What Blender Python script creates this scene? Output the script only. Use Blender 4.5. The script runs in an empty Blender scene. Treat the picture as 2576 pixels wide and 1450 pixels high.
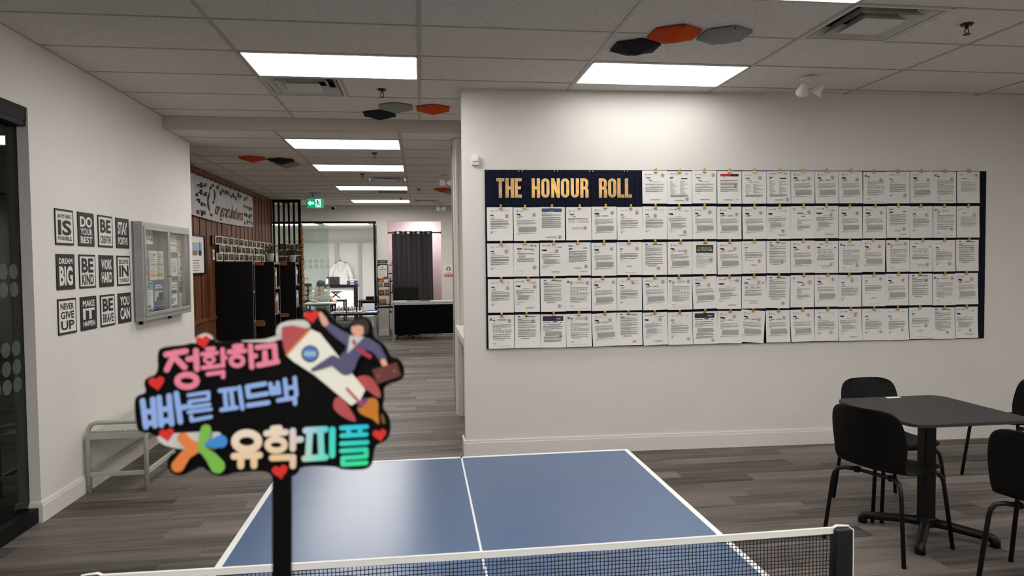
import bpy, bmesh, math, random
from mathutils import Matrix, Vector
R = math.radians
random.seed(7)
scene = bpy.context.scene
COL = scene.collection

# ------------------------------------------------------------------ camera, world, exposure
def camera():
    yaw, pitch, roll = .1314, .0356, -.0104
    r = Vector((math.cos(yaw), -math.sin(yaw), 0)); f = Vector((math.sin(yaw), math.cos(yaw), 0)); u = Vector((0, 0, 1))
    f2 = f*math.cos(pitch) - u*math.sin(pitch); u2 = u*math.cos(pitch) + f*math.sin(pitch)
    r3 = r*math.cos(roll) + u2*math.sin(roll); u3 = -r*math.sin(roll) + u2*math.cos(roll)
    M = Matrix((r3, u3, -f2)).transposed().to_4x4(); M.translation = (0, 0, 1.6178)
    cam = bpy.data.cameras.new('camera'); cam.sensor_width = 36; cam.lens = 1732.9/2576*36
    cam.clip_start = .02; cam.clip_end = 80
    cam.dof.use_dof = True; cam.dof.focus_distance = 6.0; cam.dof.aperture_fstop = 7.6
    o = bpy.data.objects.new('camera', cam); COL.objects.link(o); o.matrix_world = M
    scene.camera = o
    return M
CAMM = camera()
world = bpy.data.worlds.new('world'); scene.world = world; world.use_nodes = True
world.node_tree.nodes['Background'].inputs[0].default_value = (.6, .65, .7, 1)
world.node_tree.nodes['Background'].inputs[1].default_value = .15
vs = scene.view_settings
vs.view_transform = 'Standard'; vs.look = 'None'; vs.gamma = 1; vs.use_curve_mapping = False
vs.exposure = 0.72
PANEL = 9.0            # emission of the lit ceiling panels
scene.cycles.use_denoising = True
scene.cycles.max_bounces = 10; scene.cycles.diffuse_bounces = 6; scene.cycles.glossy_bounces = 4
scene.cycles.transmission_bounces = 8; scene.cycles.transparent_max_bounces = 12
scene.cycles.sample_clamp_indirect = 6

# ------------------------------------------------------------------ materials
MATS = {}
def _new(name):
    m = bpy.data.materials.new(name); m.use_nodes = True
    nt = m.node_tree; b = nt.nodes['Principled BSDF']
    return m, nt, b
def srgb(c):
    return tuple(((x/255)/12.92 if x/255 <= .04045 else (((x/255)+.055)/1.055)**2.4) for x in c)
def mat(name, rgb, rough=.5, metal=0, var=0, scale=30, spec=.5, bump=0, stretch=None, emit=0, coat=0, alpha=1):
    """rgb is the paint colour in 0-255 sRGB"""
    if name in MATS: return MATS[name]
    m, nt, b = _new(name); c = srgb(rgb)
    b.inputs['Base Color'].default_value = (*c, 1)
    b.inputs['Roughness'].default_value = rough; b.inputs['Metallic'].default_value = metal
    b.inputs['Specular IOR Level'].default_value = spec
    if coat: b.inputs['Coat Weight'].default_value = coat
    if alpha < 1: b.inputs['Alpha'].default_value = alpha
    if emit:
        b.inputs['Emission Color'].default_value = (*c, 1); b.inputs['Emission Strength'].default_value = emit
    if var or bump:
        tc = nt.nodes.new('ShaderNodeTexCoord'); mp = nt.nodes.new('ShaderNodeMapping')
        if stretch: mp.inputs['Scale'].default_value = stretch
        nz = nt.nodes.new('ShaderNodeTexNoise'); nz.inputs['Scale'].default_value = scale; nz.inputs['Detail'].default_value = 5
        nt.links.new(tc.outputs['Object'], mp.inputs['Vector']); nt.links.new(mp.outputs['Vector'], nz.inputs['Vector'])
        if var:
            rp = nt.nodes.new('ShaderNodeValToRGB')
            rp.color_ramp.elements[0].position = .3; rp.color_ramp.elements[1].position = .7
            rp.color_ramp.elements[0].color = (*[x*(1-var) for x in c], 1); rp.color_ramp.elements[1].color = (*[min(1, x*(1+var)) for x in c], 1)
            nt.links.new(nz.outputs['Fac'], rp.inputs['Fac']); nt.links.new(rp.outputs['Color'], b.inputs['Base Color'])
        if bump:
            bp = nt.nodes.new('ShaderNodeBump'); bp.inputs['Strength'].default_value = bump; bp.inputs['Distance'].default_value = .003
            nt.links.new(nz.outputs['Fac'], bp.inputs['Height']); nt.links.new(bp.outputs['Normal'], b.inputs['Normal'])
    MATS[name] = m
    return m
def emat(name, rgb, s):
    if name in MATS: return MATS[name]
    m = bpy.data.materials.new(name); m.use_nodes = True; nt = m.node_tree; nt.nodes.clear()
    e = nt.nodes.new('ShaderNodeEmission'); o = nt.nodes.new('ShaderNodeOutputMaterial')
    e.inputs[0].default_value = (*srgb(rgb), 1); e.inputs[1].default_value = s
    nt.links.new(e.outputs[0], o.inputs[0]); MATS[name] = m
    return m
def glassmat(name, tint, refl=.5, rough=0.0, body=0.0):
    """clear pane: transparent with a fresnel reflection, body = share of frosted film"""
    if name in MATS: return MATS[name]
    m = bpy.data.materials.new(name); m.use_nodes = True; nt = m.node_tree; nt.nodes.clear()
    t = nt.nodes.new('ShaderNodeBsdfTransparent'); t.inputs[0].default_value = (*srgb(tint), 1)
    g = nt.nodes.new('ShaderNodeBsdfGlossy'); g.inputs['Roughness'].default_value = rough
    lw = nt.nodes.new('ShaderNodeFresnel'); ge = nt.nodes.new('ShaderNodeNewGeometry')
    ma = nt.nodes.new('ShaderNodeMath'); ma.operation = 'MULTIPLY_ADD'; ma.inputs[1].default_value = 1/1.5-1.5; ma.inputs[2].default_value = 1.5
    nt.links.new(ge.outputs['Backfacing'], ma.inputs[0]); nt.links.new(ma.outputs[0], lw.inputs[0])
    mx = nt.nodes.new('ShaderNodeMixShader'); o = nt.nodes.new('ShaderNodeOutputMaterial')
    nt.links.new(lw.outputs[0], mx.inputs[0]); nt.links.new(g.outputs[0], mx.inputs[2])
    if body:
        d = nt.nodes.new('ShaderNodeBsdfDiffuse'); d.inputs[0].default_value = (*srgb(tint), 1)
        m2 = nt.nodes.new('ShaderNodeMixShader'); m2.inputs[0].default_value = body
        nt.links.new(t.outputs[0], m2.inputs[1]); nt.links.new(d.outputs[0], m2.inputs[2]); nt.links.new(m2.outputs[0], mx.inputs[1])
    else:
        nt.links.new(t.outputs[0], mx.inputs[1])
    nt.links.new(mx.outputs[0], o.inputs[0]); MATS[name] = m
    return m
def plankmat(name, dark, light, axis, source, grain=1.0, rough=.45):
    """wood-look board: long grain along axis, tone picked per board"""
    if name in MATS: return MATS[name]
    m, nt, b = _new(name); N = nt.nodes.new; L = nt.links.new
    tc = N('ShaderNodeTexCoord'); mp = N('ShaderNodeMapping')
    sc = [22, 22, 22]; sc[axis] = 1.1; mp.inputs['Scale'].default_value = sc
    if source == 'object':
        rn = N('ShaderNodeObjectInfo').outputs['Random']
    else:
        rn = N('ShaderNodeAttribute'); rn.attribute_name = 'tone'; rn = rn.outputs['Fac']
    cmb = N('ShaderNodeMath'); cmb.operation = 'MULTIPLY'; cmb.inputs[1].default_value = 37.0; L(rn, cmb.inputs[0])
    add = N('ShaderNodeVectorMath'); add.operation = 'ADD'; L(tc.outputs['Object'], add.inputs[0]); L(cmb.outputs[0], add.inputs[1])
    L(add.outputs[0], mp.inputs['Vector'])
    n1 = N('ShaderNodeTexNoise'); n1.inputs['Scale'].default_value = 1.0; n1.inputs['Detail'].default_value = 6; n1.inputs['Roughness'].default_value = .65
    L(mp.outputs[0], n1.inputs['Vector'])
    mp2 = N('ShaderNodeMapping'); s2 = [5, 5, 5]; s2[axis] = .7; mp2.inputs['Scale'].default_value = s2; L(add.outputs[0], mp2.inputs['Vector'])
    n2 = N('ShaderNodeTexNoise'); n2.inputs['Scale'].default_value = 1.0; n2.inputs['Detail'].default_value = 3; L(mp2.outputs[0], n2.inputs['Vector'])
    mx = N('ShaderNodeMix'); mx.data_type = 'FLOAT'; mx.inputs[0].default_value = .45
    L(n1.outputs['Fac'], mx.inputs[2]); L(n2.outputs['Fac'], mx.inputs[3])
    a2 = N('ShaderNodeMath'); a2.operation = 'MULTIPLY_ADD'; L(rn, a2.inputs[0]); a2.inputs[1].default_value = .20*grain; L(mx.outputs[0], a2.inputs[2])
    a3 = N('ShaderNodeMath'); a3.operation = 'SUBTRACT'; L(a2.outputs[0], a3.inputs[0]); a3.inputs[1].default_value = .10*grain
    rp = N('ShaderNodeValToRGB'); rp.color_ramp.elements[0].position = .30; rp.color_ramp.elements[1].position = .70
    rp.color_ramp.elements[0].color = (*srgb(dark), 1); rp.color_ramp.elements[1].color = (*srgb(light), 1)
    L(a3.outputs[0], rp.inputs['Fac']); L(rp.outputs['Color'], b.inputs['Base Color'])
    b.inputs['Roughness'].default_value = rough; b.inputs['Specular IOR Level'].default_value = .3
    bm = N('ShaderNodeBump'); bm.inputs['Strength'].default_value = .15; bm.inputs['Distance'].default_value = .002
    L(n1.outputs['Fac'], bm.inputs['Height']); L(bm.outputs['Normal'], b.inputs['Normal'])
    MATS[name] = m
    return m
def tilemat():
    m, nt, b = _new('mineral_fibre'); N = nt.nodes.new; L = nt.links.new
    tc = N('ShaderNodeTexCoord')
    geo = N('ShaderNodeNewGeometry')
    n = N('ShaderNodeTexNoise'); n.inputs['Scale'].default_value = 170; n.inputs['Detail'].default_value = 2
    L(geo.outputs['Position'], n.inputs['Vector'])
    rp = N('ShaderNodeValToRGB'); e = rp.color_ramp.elements
    e[0].position = .36; e[0].color = (*srgb((178, 173, 168)), 1); e[1].position = .44; e[1].color = (*srgb((222, 218, 214)), 1)
    L(n.outputs['Fac'], rp.inputs['Fac']); L(rp.outputs['Color'], b.inputs['Base Color'])
    b.inputs['Roughness'].default_value = .9; b.inputs['Specular IOR Level'].default_value = .2
    bm = N('ShaderNodeBump'); bm.inputs['Strength'].default_value = .3; bm.inputs['Distance'].default_value = .002
    L(n.outputs['Fac'], bm.inputs['Height']); L(bm.outputs['Normal'], b.inputs['Normal'])
    MATS['tile'] = m
    return m

TILE = tilemat()
WALL = mat('wall_paint', (224, 221, 217), .6, var=.02, scale=3)
TRIM = mat('trim_paint', (226, 222, 217), .45)
GRID = mat('ceiling_grid_paint', (176, 171, 165), .5)
BLACK = mat('black_satin', (6, 6, 7), .5, spec=.22)
BLACKM = mat('black_metal', (7, 7, 8), .45, spec=.3)
BLACKP = mat('black_plastic', (5, 5, 5), .55, bump=.15, scale=400, spec=.22)
CHROME = mat('chrome', (190, 190, 190), .2, metal=1)
GREYM = mat('grey_metal_paint', (178, 177, 168), .45)
SILVER = mat('silver_aluminium', (176, 178, 178), .4, metal=.55)
WHITEP = mat('white_plastic', (225, 224, 220), .4)
PAPER = mat('paper', (231, 230, 227), .7)
INK = mat('ink_grey', (104, 104, 106), .8)
INKB = mat('ink_black', (14, 14, 15), .7)
GOLD = mat('gold_metal', (208, 162, 92), .3, metal=.9, var=.32, scale=16)
NAVY = mat('navy_felt', (17, 22, 38), .95, var=.1, scale=300, spec=.2)
ORANGE = mat('orange_felt', (196, 78, 36), .95, var=.06, scale=200, spec=.1)
DGREY = mat('charcoal_felt', (44, 43, 45), .95, var=.15, scale=200, spec=.1)
LGREY = mat('light_grey_felt', (142, 144, 144), .95, var=.12, scale=120, spec=.1)
GLASS = glassmat('clear_glass', (251, 253, 252))
GLASSG = glassmat('green_tinted_glass', (236, 243, 239), body=.05)
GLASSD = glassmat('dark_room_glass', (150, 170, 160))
FROST = mat('frosted_film', (204, 213, 208), .7, alpha=.75)
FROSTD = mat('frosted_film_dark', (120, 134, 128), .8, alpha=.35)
WOODBOX = mat('warm_wood', (124, 78, 50), .5, var=.15, scale=6, stretch=(1, 8, 8))
SKIN = mat('skin', (190, 138, 110), .55)
HAIR = mat('black_hair', (15, 13, 13), .5)
CLOTHW = mat('white_cotton', (222, 222, 224), .85, var=.03, scale=12)
NOTEB = mat('print_blue', (38, 66, 128), .5); NOTET = mat('print_teal', (92, 168, 186), .5)
NOTEO = mat('print_orange', (222, 152, 98), .6); NOTER = mat('print_red', (178, 44, 44), .6)
NOTEP = mat('print_pink', (236, 208, 192), .7); NOTEY = mat('print_yellow', (222, 214, 158), .6)
NOTEG = mat('print_grey', (120, 122, 124), .6); NOTEBR = mat('print_brown', (92, 58, 42), .5)
NOTEGO = mat('print_gold', (214, 160, 58), .6); MAROON = mat('print_maroon', (74, 22, 26), .7)
PURPLE = mat('print_purple', (44, 28, 62), .6); GREEN = mat('print_green', (24, 42, 30), .6)
LIME = mat('print_lime', (176, 214, 120), .6); RINGR = mat('print_ring_red', (150, 76, 72), .7)

# ------------------------------------------------------------------ mesh builder
class MB:
    def __init__(s): s.v = []; s.f = []; s.m = []
    def face(s, pts, mi=0):
        n = len(s.v); s.v += [tuple(p) for p in pts]; s.f.append(tuple(range(n, n+len(pts)))); s.m.append(mi); return s
    def box(s, x0, x1, y0, y1, z0, z1, mi=0):
        if x0 > x1: x0, x1 = x1, x0
        if y0 > y1: y0, y1 = y1, y0
        if z0 > z1: z0, z1 = z1, z0
        n = len(s.v)
        s.v += [(x0,y0,z0),(x1,y0,z0),(x1,y1,z0),(x0,y1,z0),(x0,y0,z1),(x1,y0,z1),(x1,y1,z1),(x0,y1,z1)]
        for q in ((3,2,1,0),(4,5,6,7),(0,1,5,4),(1,2,6,5),(2,3,7,6),(3,0,4,7)): s.f.append(tuple(n+i for i in q)); s.m.append(mi)
        return s
    def obox(s, M, hx, hy, hz, mi=0):
        n = len(s.v)
        for x, y, z in ((-1,-1,-1),(1,-1,-1),(1,1,-1),(-1,1,-1),(-1,-1,1),(1,-1,1),(1,1,1),(-1,1,1)): s.v.append(tuple(M @ Vector((x*hx, y*hy, z*hz))))
        for q in ((3,2,1,0),(4,5,6,7),(0,1,5,4),(1,2,6,5),(2,3,7,6),(3,0,4,7)): s.f.append(tuple(n+i for i in q)); s.m.append(mi)
        return s
    def tube(s, path, r, n=8, mi=0, cap=True):
        P = [Vector(p) for p in path]; rs = r if isinstance(r, (list, tuple)) else [r]*len(P); rings = []
        up = None
        for i, p in enumerate(P):
            t = (P[min(i+1, len(P)-1)] - P[max(i-1, 0)]).normalized()
            if up is None:
                a = Vector((0, 0, 1)) if abs(t.z) < .9 else Vector((1, 0, 0)); up = (a - t*a.dot(t)).normalized()
            else:
                up = (up - t*up.dot(t)).normalized()
            sd = t.cross(up); ring = []
            for k in range(n):
                a = 2*math.pi*(k+.5)/n; ring.append(len(s.v)); s.v.append(tuple(p + (up*math.cos(a) + sd*math.sin(a))*rs[i]))
            rings.append(ring)
        for a, b in zip(rings, rings[1:]):
            for k in range(n): s.f.append((a[k], a[(k+1) % n], b[(k+1) % n], b[k])); s.m.append(mi)
        if cap: s.f.append(tuple(rings[0][::-1])); s.m.append(mi); s.f.append(tuple(rings[-1])); s.m.append(mi)
        return s
    def lathe(s, prof, n=16, c=(0, 0, 0), mi=0, M=None):
        rings = []
        for r, z in prof:
            ring = []
            for k in range(n):
                a = 2*math.pi*k/n; p = Vector((r*math.cos(a), r*math.sin(a), z))
                if M is not None: p = M @ p
                ring.append(len(s.v)); s.v.append((p.x+c[0], p.y+c[1], p.z+c[2]))
            rings.append(ring)
        for a, b in zip(rings, rings[1:]):
            for k in range(n): s.f.append((a[k], a[(k+1) % n], b[(k+1) % n], b[k])); s.m.append(mi)
        s.f.append(tuple(rings[0][::-1])); s.m.append(mi); s.f.append(tuple(rings[-1])); s.m.append(mi)
        return s
    def prism(s, poly, z0, z1, mi=0):
        a = sum(poly[i][0]*poly[(i+1) % len(poly)][1] - poly[(i+1) % len(poly)][0]*poly[i][1] for i in range(len(poly)))
        if a < 0: poly = poly[::-1]
        n = len(s.v); k = len(poly)
        s.v += [(x, y, z0) for x, y in poly] + [(x, y, z1) for x, y in poly]
        s.f.append(tuple(range(n+k-1, n-1, -1))); s.m.append(mi); s.f.append(tuple(range(n+k, n+2*k))); s.m.append(mi)
        for i in range(k): j = (i+1) % k; s.f.append((n+i, n+j, n+k+j, n+k+i)); s.m.append(mi)
        return s
    def mesh(s, name, mats, smooth=False):
        me = bpy.data.meshes.new(name); me.from_pydata(s.v, [], s.f)
        for m in (mats if isinstance(mats, (list, tuple)) else [mats]): me.materials.append(m)
        me.polygons.foreach_set('material_index', s.m)
        if smooth: me.polygons.foreach_set('use_smooth', [True]*len(s.f))
        me.update(); return me
    def build(s, name, mats, parent=None, smooth=False, loc=None, bev=0, M=None):
        o = put(name, s.mesh(name, mats, smooth), parent, loc, M)
        if bev:
            b = o.modifiers.new('bevel', 'BEVEL'); b.width = bev; b.segments = 2; b.limit_method = 'ANGLE'
        return o
def put(name, me, parent=None, loc=None, M=None):
    o = bpy.data.objects.new(name, me); COL.objects.link(o)
    if parent is not None: o.parent = parent
    if M is not None: o.matrix_local = M
    if loc is not None: o.location = loc
    return o
def tag(o, label, cat, group=None, kind=None):
    o['label'] = label; o['category'] = cat
    if group: o['group'] = group
    if kind: o['kind'] = kind
    return o
def thing(name, label, cat, loc=(0, 0, 0), rz=0, group=None, M=None):
    o = bpy.data.objects.new(name, None); COL.objects.link(o); o.empty_display_size = .05
    if M is not None: o.matrix_world = M
    else: o.location = loc; o.rotation_euler = (0, 0, rz)
    return tag(o, label, cat, group)
def struct(o): o['kind'] = 'structure'; return o
def dup(root, label=None, M=None, loc=None, rz=None):
    c = root.copy(); COL.objects.link(c)
    if label: c['label'] = label
    if M is not None: c.matrix_world = M
    if loc is not None: c.location = loc
    if rz is not None: c.rotation_euler = (0, 0, rz)
    for ch in list(root.children):
        d = ch.copy(); COL.objects.link(d); d.parent = c
        for g in list(ch.children):
            e = g.copy(); COL.objects.link(e); e.parent = d
    return c
def frame(right, up, org):
    r = Vector(right).normalized(); u = Vector(up).normalized(); n = r.cross(u)
    M = Matrix((r, u, n)).transposed().to_4x4(); M.translation = org
    return M
LW = -2.421
def onleft(y, z, off=0, X=LW): return frame((0, 1, 0), (0, 0, 1), (X+off, y, z))
WX, WY, WA = .3528, 5.7354, -.0362
def onright(s_, z, off=0):
    c, sn = math.cos(WA), math.sin(WA)
    return frame((c, sn, 0), (0, 0, 1), (WX + s_*c + off*sn, WY + s_*sn - off*c, z))
EY = 15.95
def onend(x, z, off=0, Y=EY): return frame((1, 0, 0), (0, 0, 1), (x, Y-off, z))
ORD = ['zeroth','first','second','third','fourth','fifth','sixth','seventh','eighth','ninth','tenth','eleventh','twelfth','thirteenth','fourteenth','fifteenth','sixteenth','seventeenth','eighteenth','nineteenth','twentieth','twenty-first','twenty-second','twenty-third','twenty-fourth']
_TX = {}
_tmp = bpy.data.scenes.new('workbench')
def eval_curve(cu):
    o = bpy.data.objects.new('c', cu); _tmp.collection.objects.link(o)
    with bpy.context.temp_override(scene=_tmp, view_layer=_tmp.view_layers[0]):
        dg = bpy.context.evaluated_depsgraph_get(); dg.update(); me = bpy.data.meshes.new_from_object(o.evaluated_get(dg))
    V = [tuple(v.co) for v in me.vertices]; F = [tuple(p.vertices) for p in me.polygons]
    bpy.data.objects.remove(o); bpy.data.curves.remove(cu); bpy.data.meshes.remove(me)
    return V, F
def textmesh(body, offset=0.0, extrude=0.0, shear=0.0, res=3, space=1.0):
    """letters of unit size as (verts, faces)"""
    key = (body, offset, extrude, shear, res, space)
    if key in _TX: return _TX[key]
    cu = bpy.data.curves.new('t', 'FONT'); cu.body = body; cu.size = 1; cu.offset = offset; cu.extrude = extrude; cu.shear = shear
    cu.resolution_u = res; cu.space_character = space
    V, F = eval_curve(cu)
    _TX[key] = (V, F)
    return V, F
def addtext(mb, body, x0, x1, y0, y1, z, mi=0, offset=0.0, depth=0.0, **kw):
    """fit the lettering into a box of the local xy plane"""
    V, F = textmesh(body, offset, depth and .5, **kw)
    if not V: return
    ax = min(v[0] for v in V); bx = max(v[0] for v in V); ay = min(v[1] for v in V); by = max(v[1] for v in V)
    sx = (x1-x0)/(bx-ax); sy = (y1-y0)/(by-ay); n = len(mb.v)
    for v in V: mb.v.append((x0+(v[0]-ax)*sx, y0+(v[1]-ay)*sy, z+(v[2]+.5)*depth if depth else z))
    for f in F: mb.f.append(tuple(n+i for i in f)); mb.m.append(mi)
def curve2d(loops, depth, z=0, offset=0.0):
    """closed outlines (holes by even-odd) filled and given a thickness; returns (verts, faces)"""
    cu = bpy.data.curves.new('c', 'CURVE'); cu.dimensions = '2D'; cu.fill_mode = 'BOTH'; cu.extrude = depth/2; cu.offset = offset
    for lp in loops:
        sp = cu.splines.new('POLY'); sp.points.add(len(lp)-1); sp.use_cyclic_u = True
        for p, q in zip(sp.points, lp): p.co = (q[0], q[1], 0, 1)
    V, F = eval_curve(cu); V = [(x, y, q+z+depth/2) for x, y, q in V]
    return V, F
def addraw(mb, VF, mi=0, f=None):
    n = len(mb.v)
    for v in VF[0]: mb.v.append(f(v) if f else v)
    for q in VF[1]: mb.f.append(tuple(n+i for i in q)); mb.m.append(mi)
def disc(mb, x, y, r, z, mi=0, n=14, ry=None, inner=0):
    ry = ry or r
    if not inner:
        mb.face([(x+r*math.cos(2*math.pi*k/n), y+ry*math.sin(2*math.pi*k/n), z) for k in range(n)], mi)
    else:
        for k in range(n):
            a, b = 2*math.pi*k/n, 2*math.pi*(k+1)/n
            mb.face([(x+r*math.cos(a), y+ry*math.sin(a), z), (x+r*math.cos(b), y+ry*math.sin(b), z), (x+inner*math.cos(b), y+inner*ry/r*math.sin(b), z), (x+inner*math.cos(a), y+inner*ry/r*math.sin(a), z)], mi)
def rect(mb, x0, x1, y0, y1, z, mi=0): mb.face([(x0,y0,z),(x1,y0,z),(x1,y1,z),(x0,y1,z)], mi)

# ------------------------------------------------------------------ floor
H, H2 = 3.058, 2.9445
fl = struct(MB().box(-5.6, 6.2, -3.2, 22.6, -.12, -.008).build('floor', mat('subfloor', (40, 36, 34), .9)))
FPL = plankmat('grey_vinyl_plank', (50, 44, 41), (130, 121, 115), 0, 'object', rough=.55)
FPS = plankmat('grey_vinyl_plank_far', (50, 44, 41), (130, 121, 115), 0, 'attr', rough=.55)
PW, PL = .155, 1.21
def chamfer_plank(mb, x0, x1, y0, y1, c=.0012):
    n = len(mb.v)
    mb.v += [(x0, y0, -.008), (x1, y0, -.008), (x1, y1, -.008), (x0, y1, -.008), (x0+c, y0+c, 0), (x1-c, y0+c, 0), (x1-c, y1-c, 0), (x0+c, y1-c, 0)]
    for q in ((4,5,6,7), (0,1,5,4), (1,2,6,5), (2,3,7,6), (3,0,4,7)): mb.f.append(tuple(n+i for i in q)); mb.m.append(0)
pm = {}
def plank_mesh(L):
    k = round(L, 2)
    if k not in pm:
        mb = MB(); chamfer_plank(mb, 0, k, 0, PW); pm[k] = mb.mesh('plank', FPL)
    return pm[k]
rest = MB(); tones = []
rowi = 0; y = 3.98 - 32*PW
while y < 22.5:
    rng = random.Random(int(y*1000)); x = -5.6 - rng.random()*PL if y < 15 else -4.2 - rng.random()*PL
    while x < 6.0:
        x1 = x + PL
        near = 1.95 < y < 6.9 and x1 > -2.42 and x < min(5.2, .75*y + 1.2) and not (x1 < -.62*y - .2) and (y < 5.7 or x < .5)
        if near:
            put('floor_plank', plank_mesh(PL), fl, (x, y, 0))
        elif x1 > -5.6:
            a, b = max(x, -5.6), min(x1, 6.0); chamfer_plank(rest, a, b, y, y+PW); tones += [rng.random()]*5
        x = x1
    y += PW
ro = rest.build('floor_planks', FPS, fl); ro['kind'] = 'stuff'
at = ro.data.attributes.new('tone', 'FLOAT', 'FACE'); at.data.foreach_set('value', tones)

# ------------------------------------------------------------------ ceilings
def tile_mesh(w, d):
    mb = MB(); mb.box(.003, w-.003, .003, d-.003, .003, .016); return mb.mesh('ceiling_tile', TILE)
tm = {}
def put_tile(x0, x1, y0, y1, z, parent):
    k = (round(x1-x0, 3), round(y1-y0, 3))
    if k not in tm: tm[k] = tile_mesh(*k)
    put('ceiling_tile', tm[k], parent, (x0, y0, z))
def lightfix(x0, x1, y0, y1, z, label, strength=PANEL):
    t = thing('ceiling_light', label, 'ceiling light', ((x0+x1)/2, (y0+y1)/2, z), group='flat ceiling light panels')
    w, d = (x1-x0)/2-.012, (y1-y0)/2-.012
    f = MB()
    f.box(-w, w, -d, -d+.012, -.004, .03).box(-w, w, d-.012, d, -.004, .03).box(-w, -w+.012, -d, d, -.004, .03).box(w-.012, w, -d, d, -.004, .03)
    f.build('frame', mat('light_frame_white', (235, 235, 233), .4), t)
    MB().box(-w+.012, w-.012, -d+.012, d-.012, .004, .008).build('diffuser', emat('lit_diffuser_%g' % strength, (255, 251, 246), strength), t)
    return t
cn = struct(MB().box(-5.6, 6.2, -3.2, 7.0, H+.12, H+.2).build('ceiling', mat('plenum_grey', (120, 118, 115), .9)))
GX = [-2.424 + 1.2192*k for k in range(8)]; GY = [4.86 + .6096*k for k in range(-12, 4)] + [7.0]
lights_near = {(1, 4.86): 'lit ceiling panel above the corridor mouth, beside the square vent',
               (3, 4.86): 'lit ceiling panel close to the honour board wall',
               (3, 3.03): 'lit ceiling panel over the table, cut by the top of the picture',
               (1, .59): 'lit ceiling panel behind the photographer, left of the two',
               (1, -1.24): 'added unseen fill panel far behind the photographer, left of the two', (3, -1.24): 'added unseen fill panel far behind the photographer, right of the two',  # pair added out of view to brighten the front of the sign
               (5, 1.20): 'added fill panel right of the cafe table, outside the picture',  # added out of view to lift the dark lower right side
               (3, .59): 'lit ceiling panel behind the photographer, right of the two'}
vents_half = {(1, 5.47): 0, (4, 3.64): 0}
gm = MB()
for i in range(len(GX)-1):
    for j in range(len(GY)-1):
        x0, x1, y0, y1 = GX[i], GX[i+1], GY[j], GY[j+1]
        if x0 > 5.6: continue
        if x0 > .3 and y0 > 5.6: continue
        if x0 > -.5 and x0 < .2 and y0 > 5.9: x1 = 1.0
        if x0 > .3 and y1 > 5.745: y1 = 5.745
        k = [q for q in lights_near if q[0] == i and abs(q[1]-y0) < .02]
        if k: lightfix(x0, x1, y0, y1, H, lights_near[k[0]], {(3, 4.86): 3.8, (1, -1.24): 15, (3, -1.24): 15, (5, 1.20): 17}.get(k[0], PANEL+1)); continue
        if [q for q in vents_half if q[0] == i and abs(q[1]-y0) < .02]:
            put_tile(x0+.6096, x1, y0, y1, H, cn); gm.box(x0+.6096-.012, x0+.6096+.012, y0, y1, H-.001, H+.004); continue
        put_tile(x0, x1, y0, y1, H, cn)
for x in GX: gm.box(x-.012, x+.012, -3.1, 5.745 if x > .3 else 7.0, H-.002, H+.003)
for yy in GY: gm.box(-2.42, 5.6 if yy < 5.6 else .353, yy-.008, yy+.008, H-.001, H+.003)
gm.build('ceiling_grid', GRID, cn)
st = struct(MB().box(-2.424, 1.0, 7.0, 7.06, H2, H+.12).build('trim_1', mat('bulkhead_paint', (196, 190, 182), .7)))
cf = struct(MB().box(-4.3, 3.2, 7.0, 16.2, H2+.12, H2+.2).build('ceiling_far', mat('plenum_grey', (120, 118, 115), .9)))
FX = [-2.63 - 2.4384 + 1.2192*k for k in range(7)]; FY = [7.06] + [7.47 + .625*k for k in range(14)]
lights_far = {0: 'nearest lit ceiling panel in the far hall, just behind the bulkhead', 3: 'second lit ceiling panel down the far hall', 7: 'third lit ceiling panel down the far hall, before a dark vent', 11: 'farthest lit ceiling panel of the hall, by the end wall'}
gm = MB()
for i in range(len(FX)-1):
    for j in range(len(FY)-1):
        x0, x1, y0, y1 = max(FX[i], -2.955 if FY[j] < 14.0 else -4.15), min(FX[i+1], 3.1), FY[j], FY[j+1]
        if x1 - x0 < .05: continue
        if i == 3 and j-1 in lights_far: lightfix(x0, x1, y0, y1, H2, lights_far[j-1]); continue
        if i == 5 and j-1 in (3, 10): lightfix(x0, x1, y0, y1, H2, 'lit ceiling panel of the hall hidden behind the board wall, ' + ('nearer' if j < 6 else 'farther') + ' one'); continue
        if i == 3 and j-1 in (5, 8): put_tile(x0, x1-.6096, y0, y1, H2, cf); continue
        if i == 4 and j-1 == 11: put_tile(x0+.6096, x1, y0, y1, H2, cf); continue
        put_tile(x0, x1, y0, y1, H2, cf)
for x in FX[1:]: gm.box(x-.012, x+.012, 7.06 if x > -2.9 else 14.45, 15.95, H2-.002, H2+.003)
for yy in FY: gm.box(-2.95 if yy < 14.4 else -4.15, 3.1, yy-.008, yy+.008, H2-.001, H2+.003)
gm.build('ceiling_grid', GRID, cf)

# ------------------------------------------------------------------ walls of the near room
struct(MB().box(-2.54, LW, 4.70, 7.77, 0, H2).box(-2.54, LW, 4.70, 7.0, H2, H+.15).box(-2.54, LW, -3.2, 4.70, 2.622, H+.15).build('wall_left', WALL))
struct(MB().box(-2.955, -2.43, 7.65, 7.77, 0, H2).build('wall_left_return', WALL))
bb = MB().box(LW, LW+.016, 4.70, 7.77, 0, .108).box(LW, LW+.010, 4.70, 7.77, .108, .125).box(-2.50, LW+.016, 4.684, 4.70, 0, .108).box(-2.50, LW+.012, 4.688, 4.70, .108, .125)
struct(bb.build('baseboard_left', TRIM))
rw = MB().box(0, 5.6, 0, .235, 0, H+.15)
Mr = Matrix.Translation((WX, WY, 0)) @ Matrix.Rotation(WA, 4, 'Z')
struct(rw.build('wall_right', WALL, M=Mr))
bb = MB(); 
bb.box(-.014, 3.4, -.016, 0, 0, .115).box(-.01, 3.4, -.010, 0, .115, .135).box(3.402, 5.6, -.016, 0, 0, .115).box(3.402, 5.6, -.010, 0, .115, .135)
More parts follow.
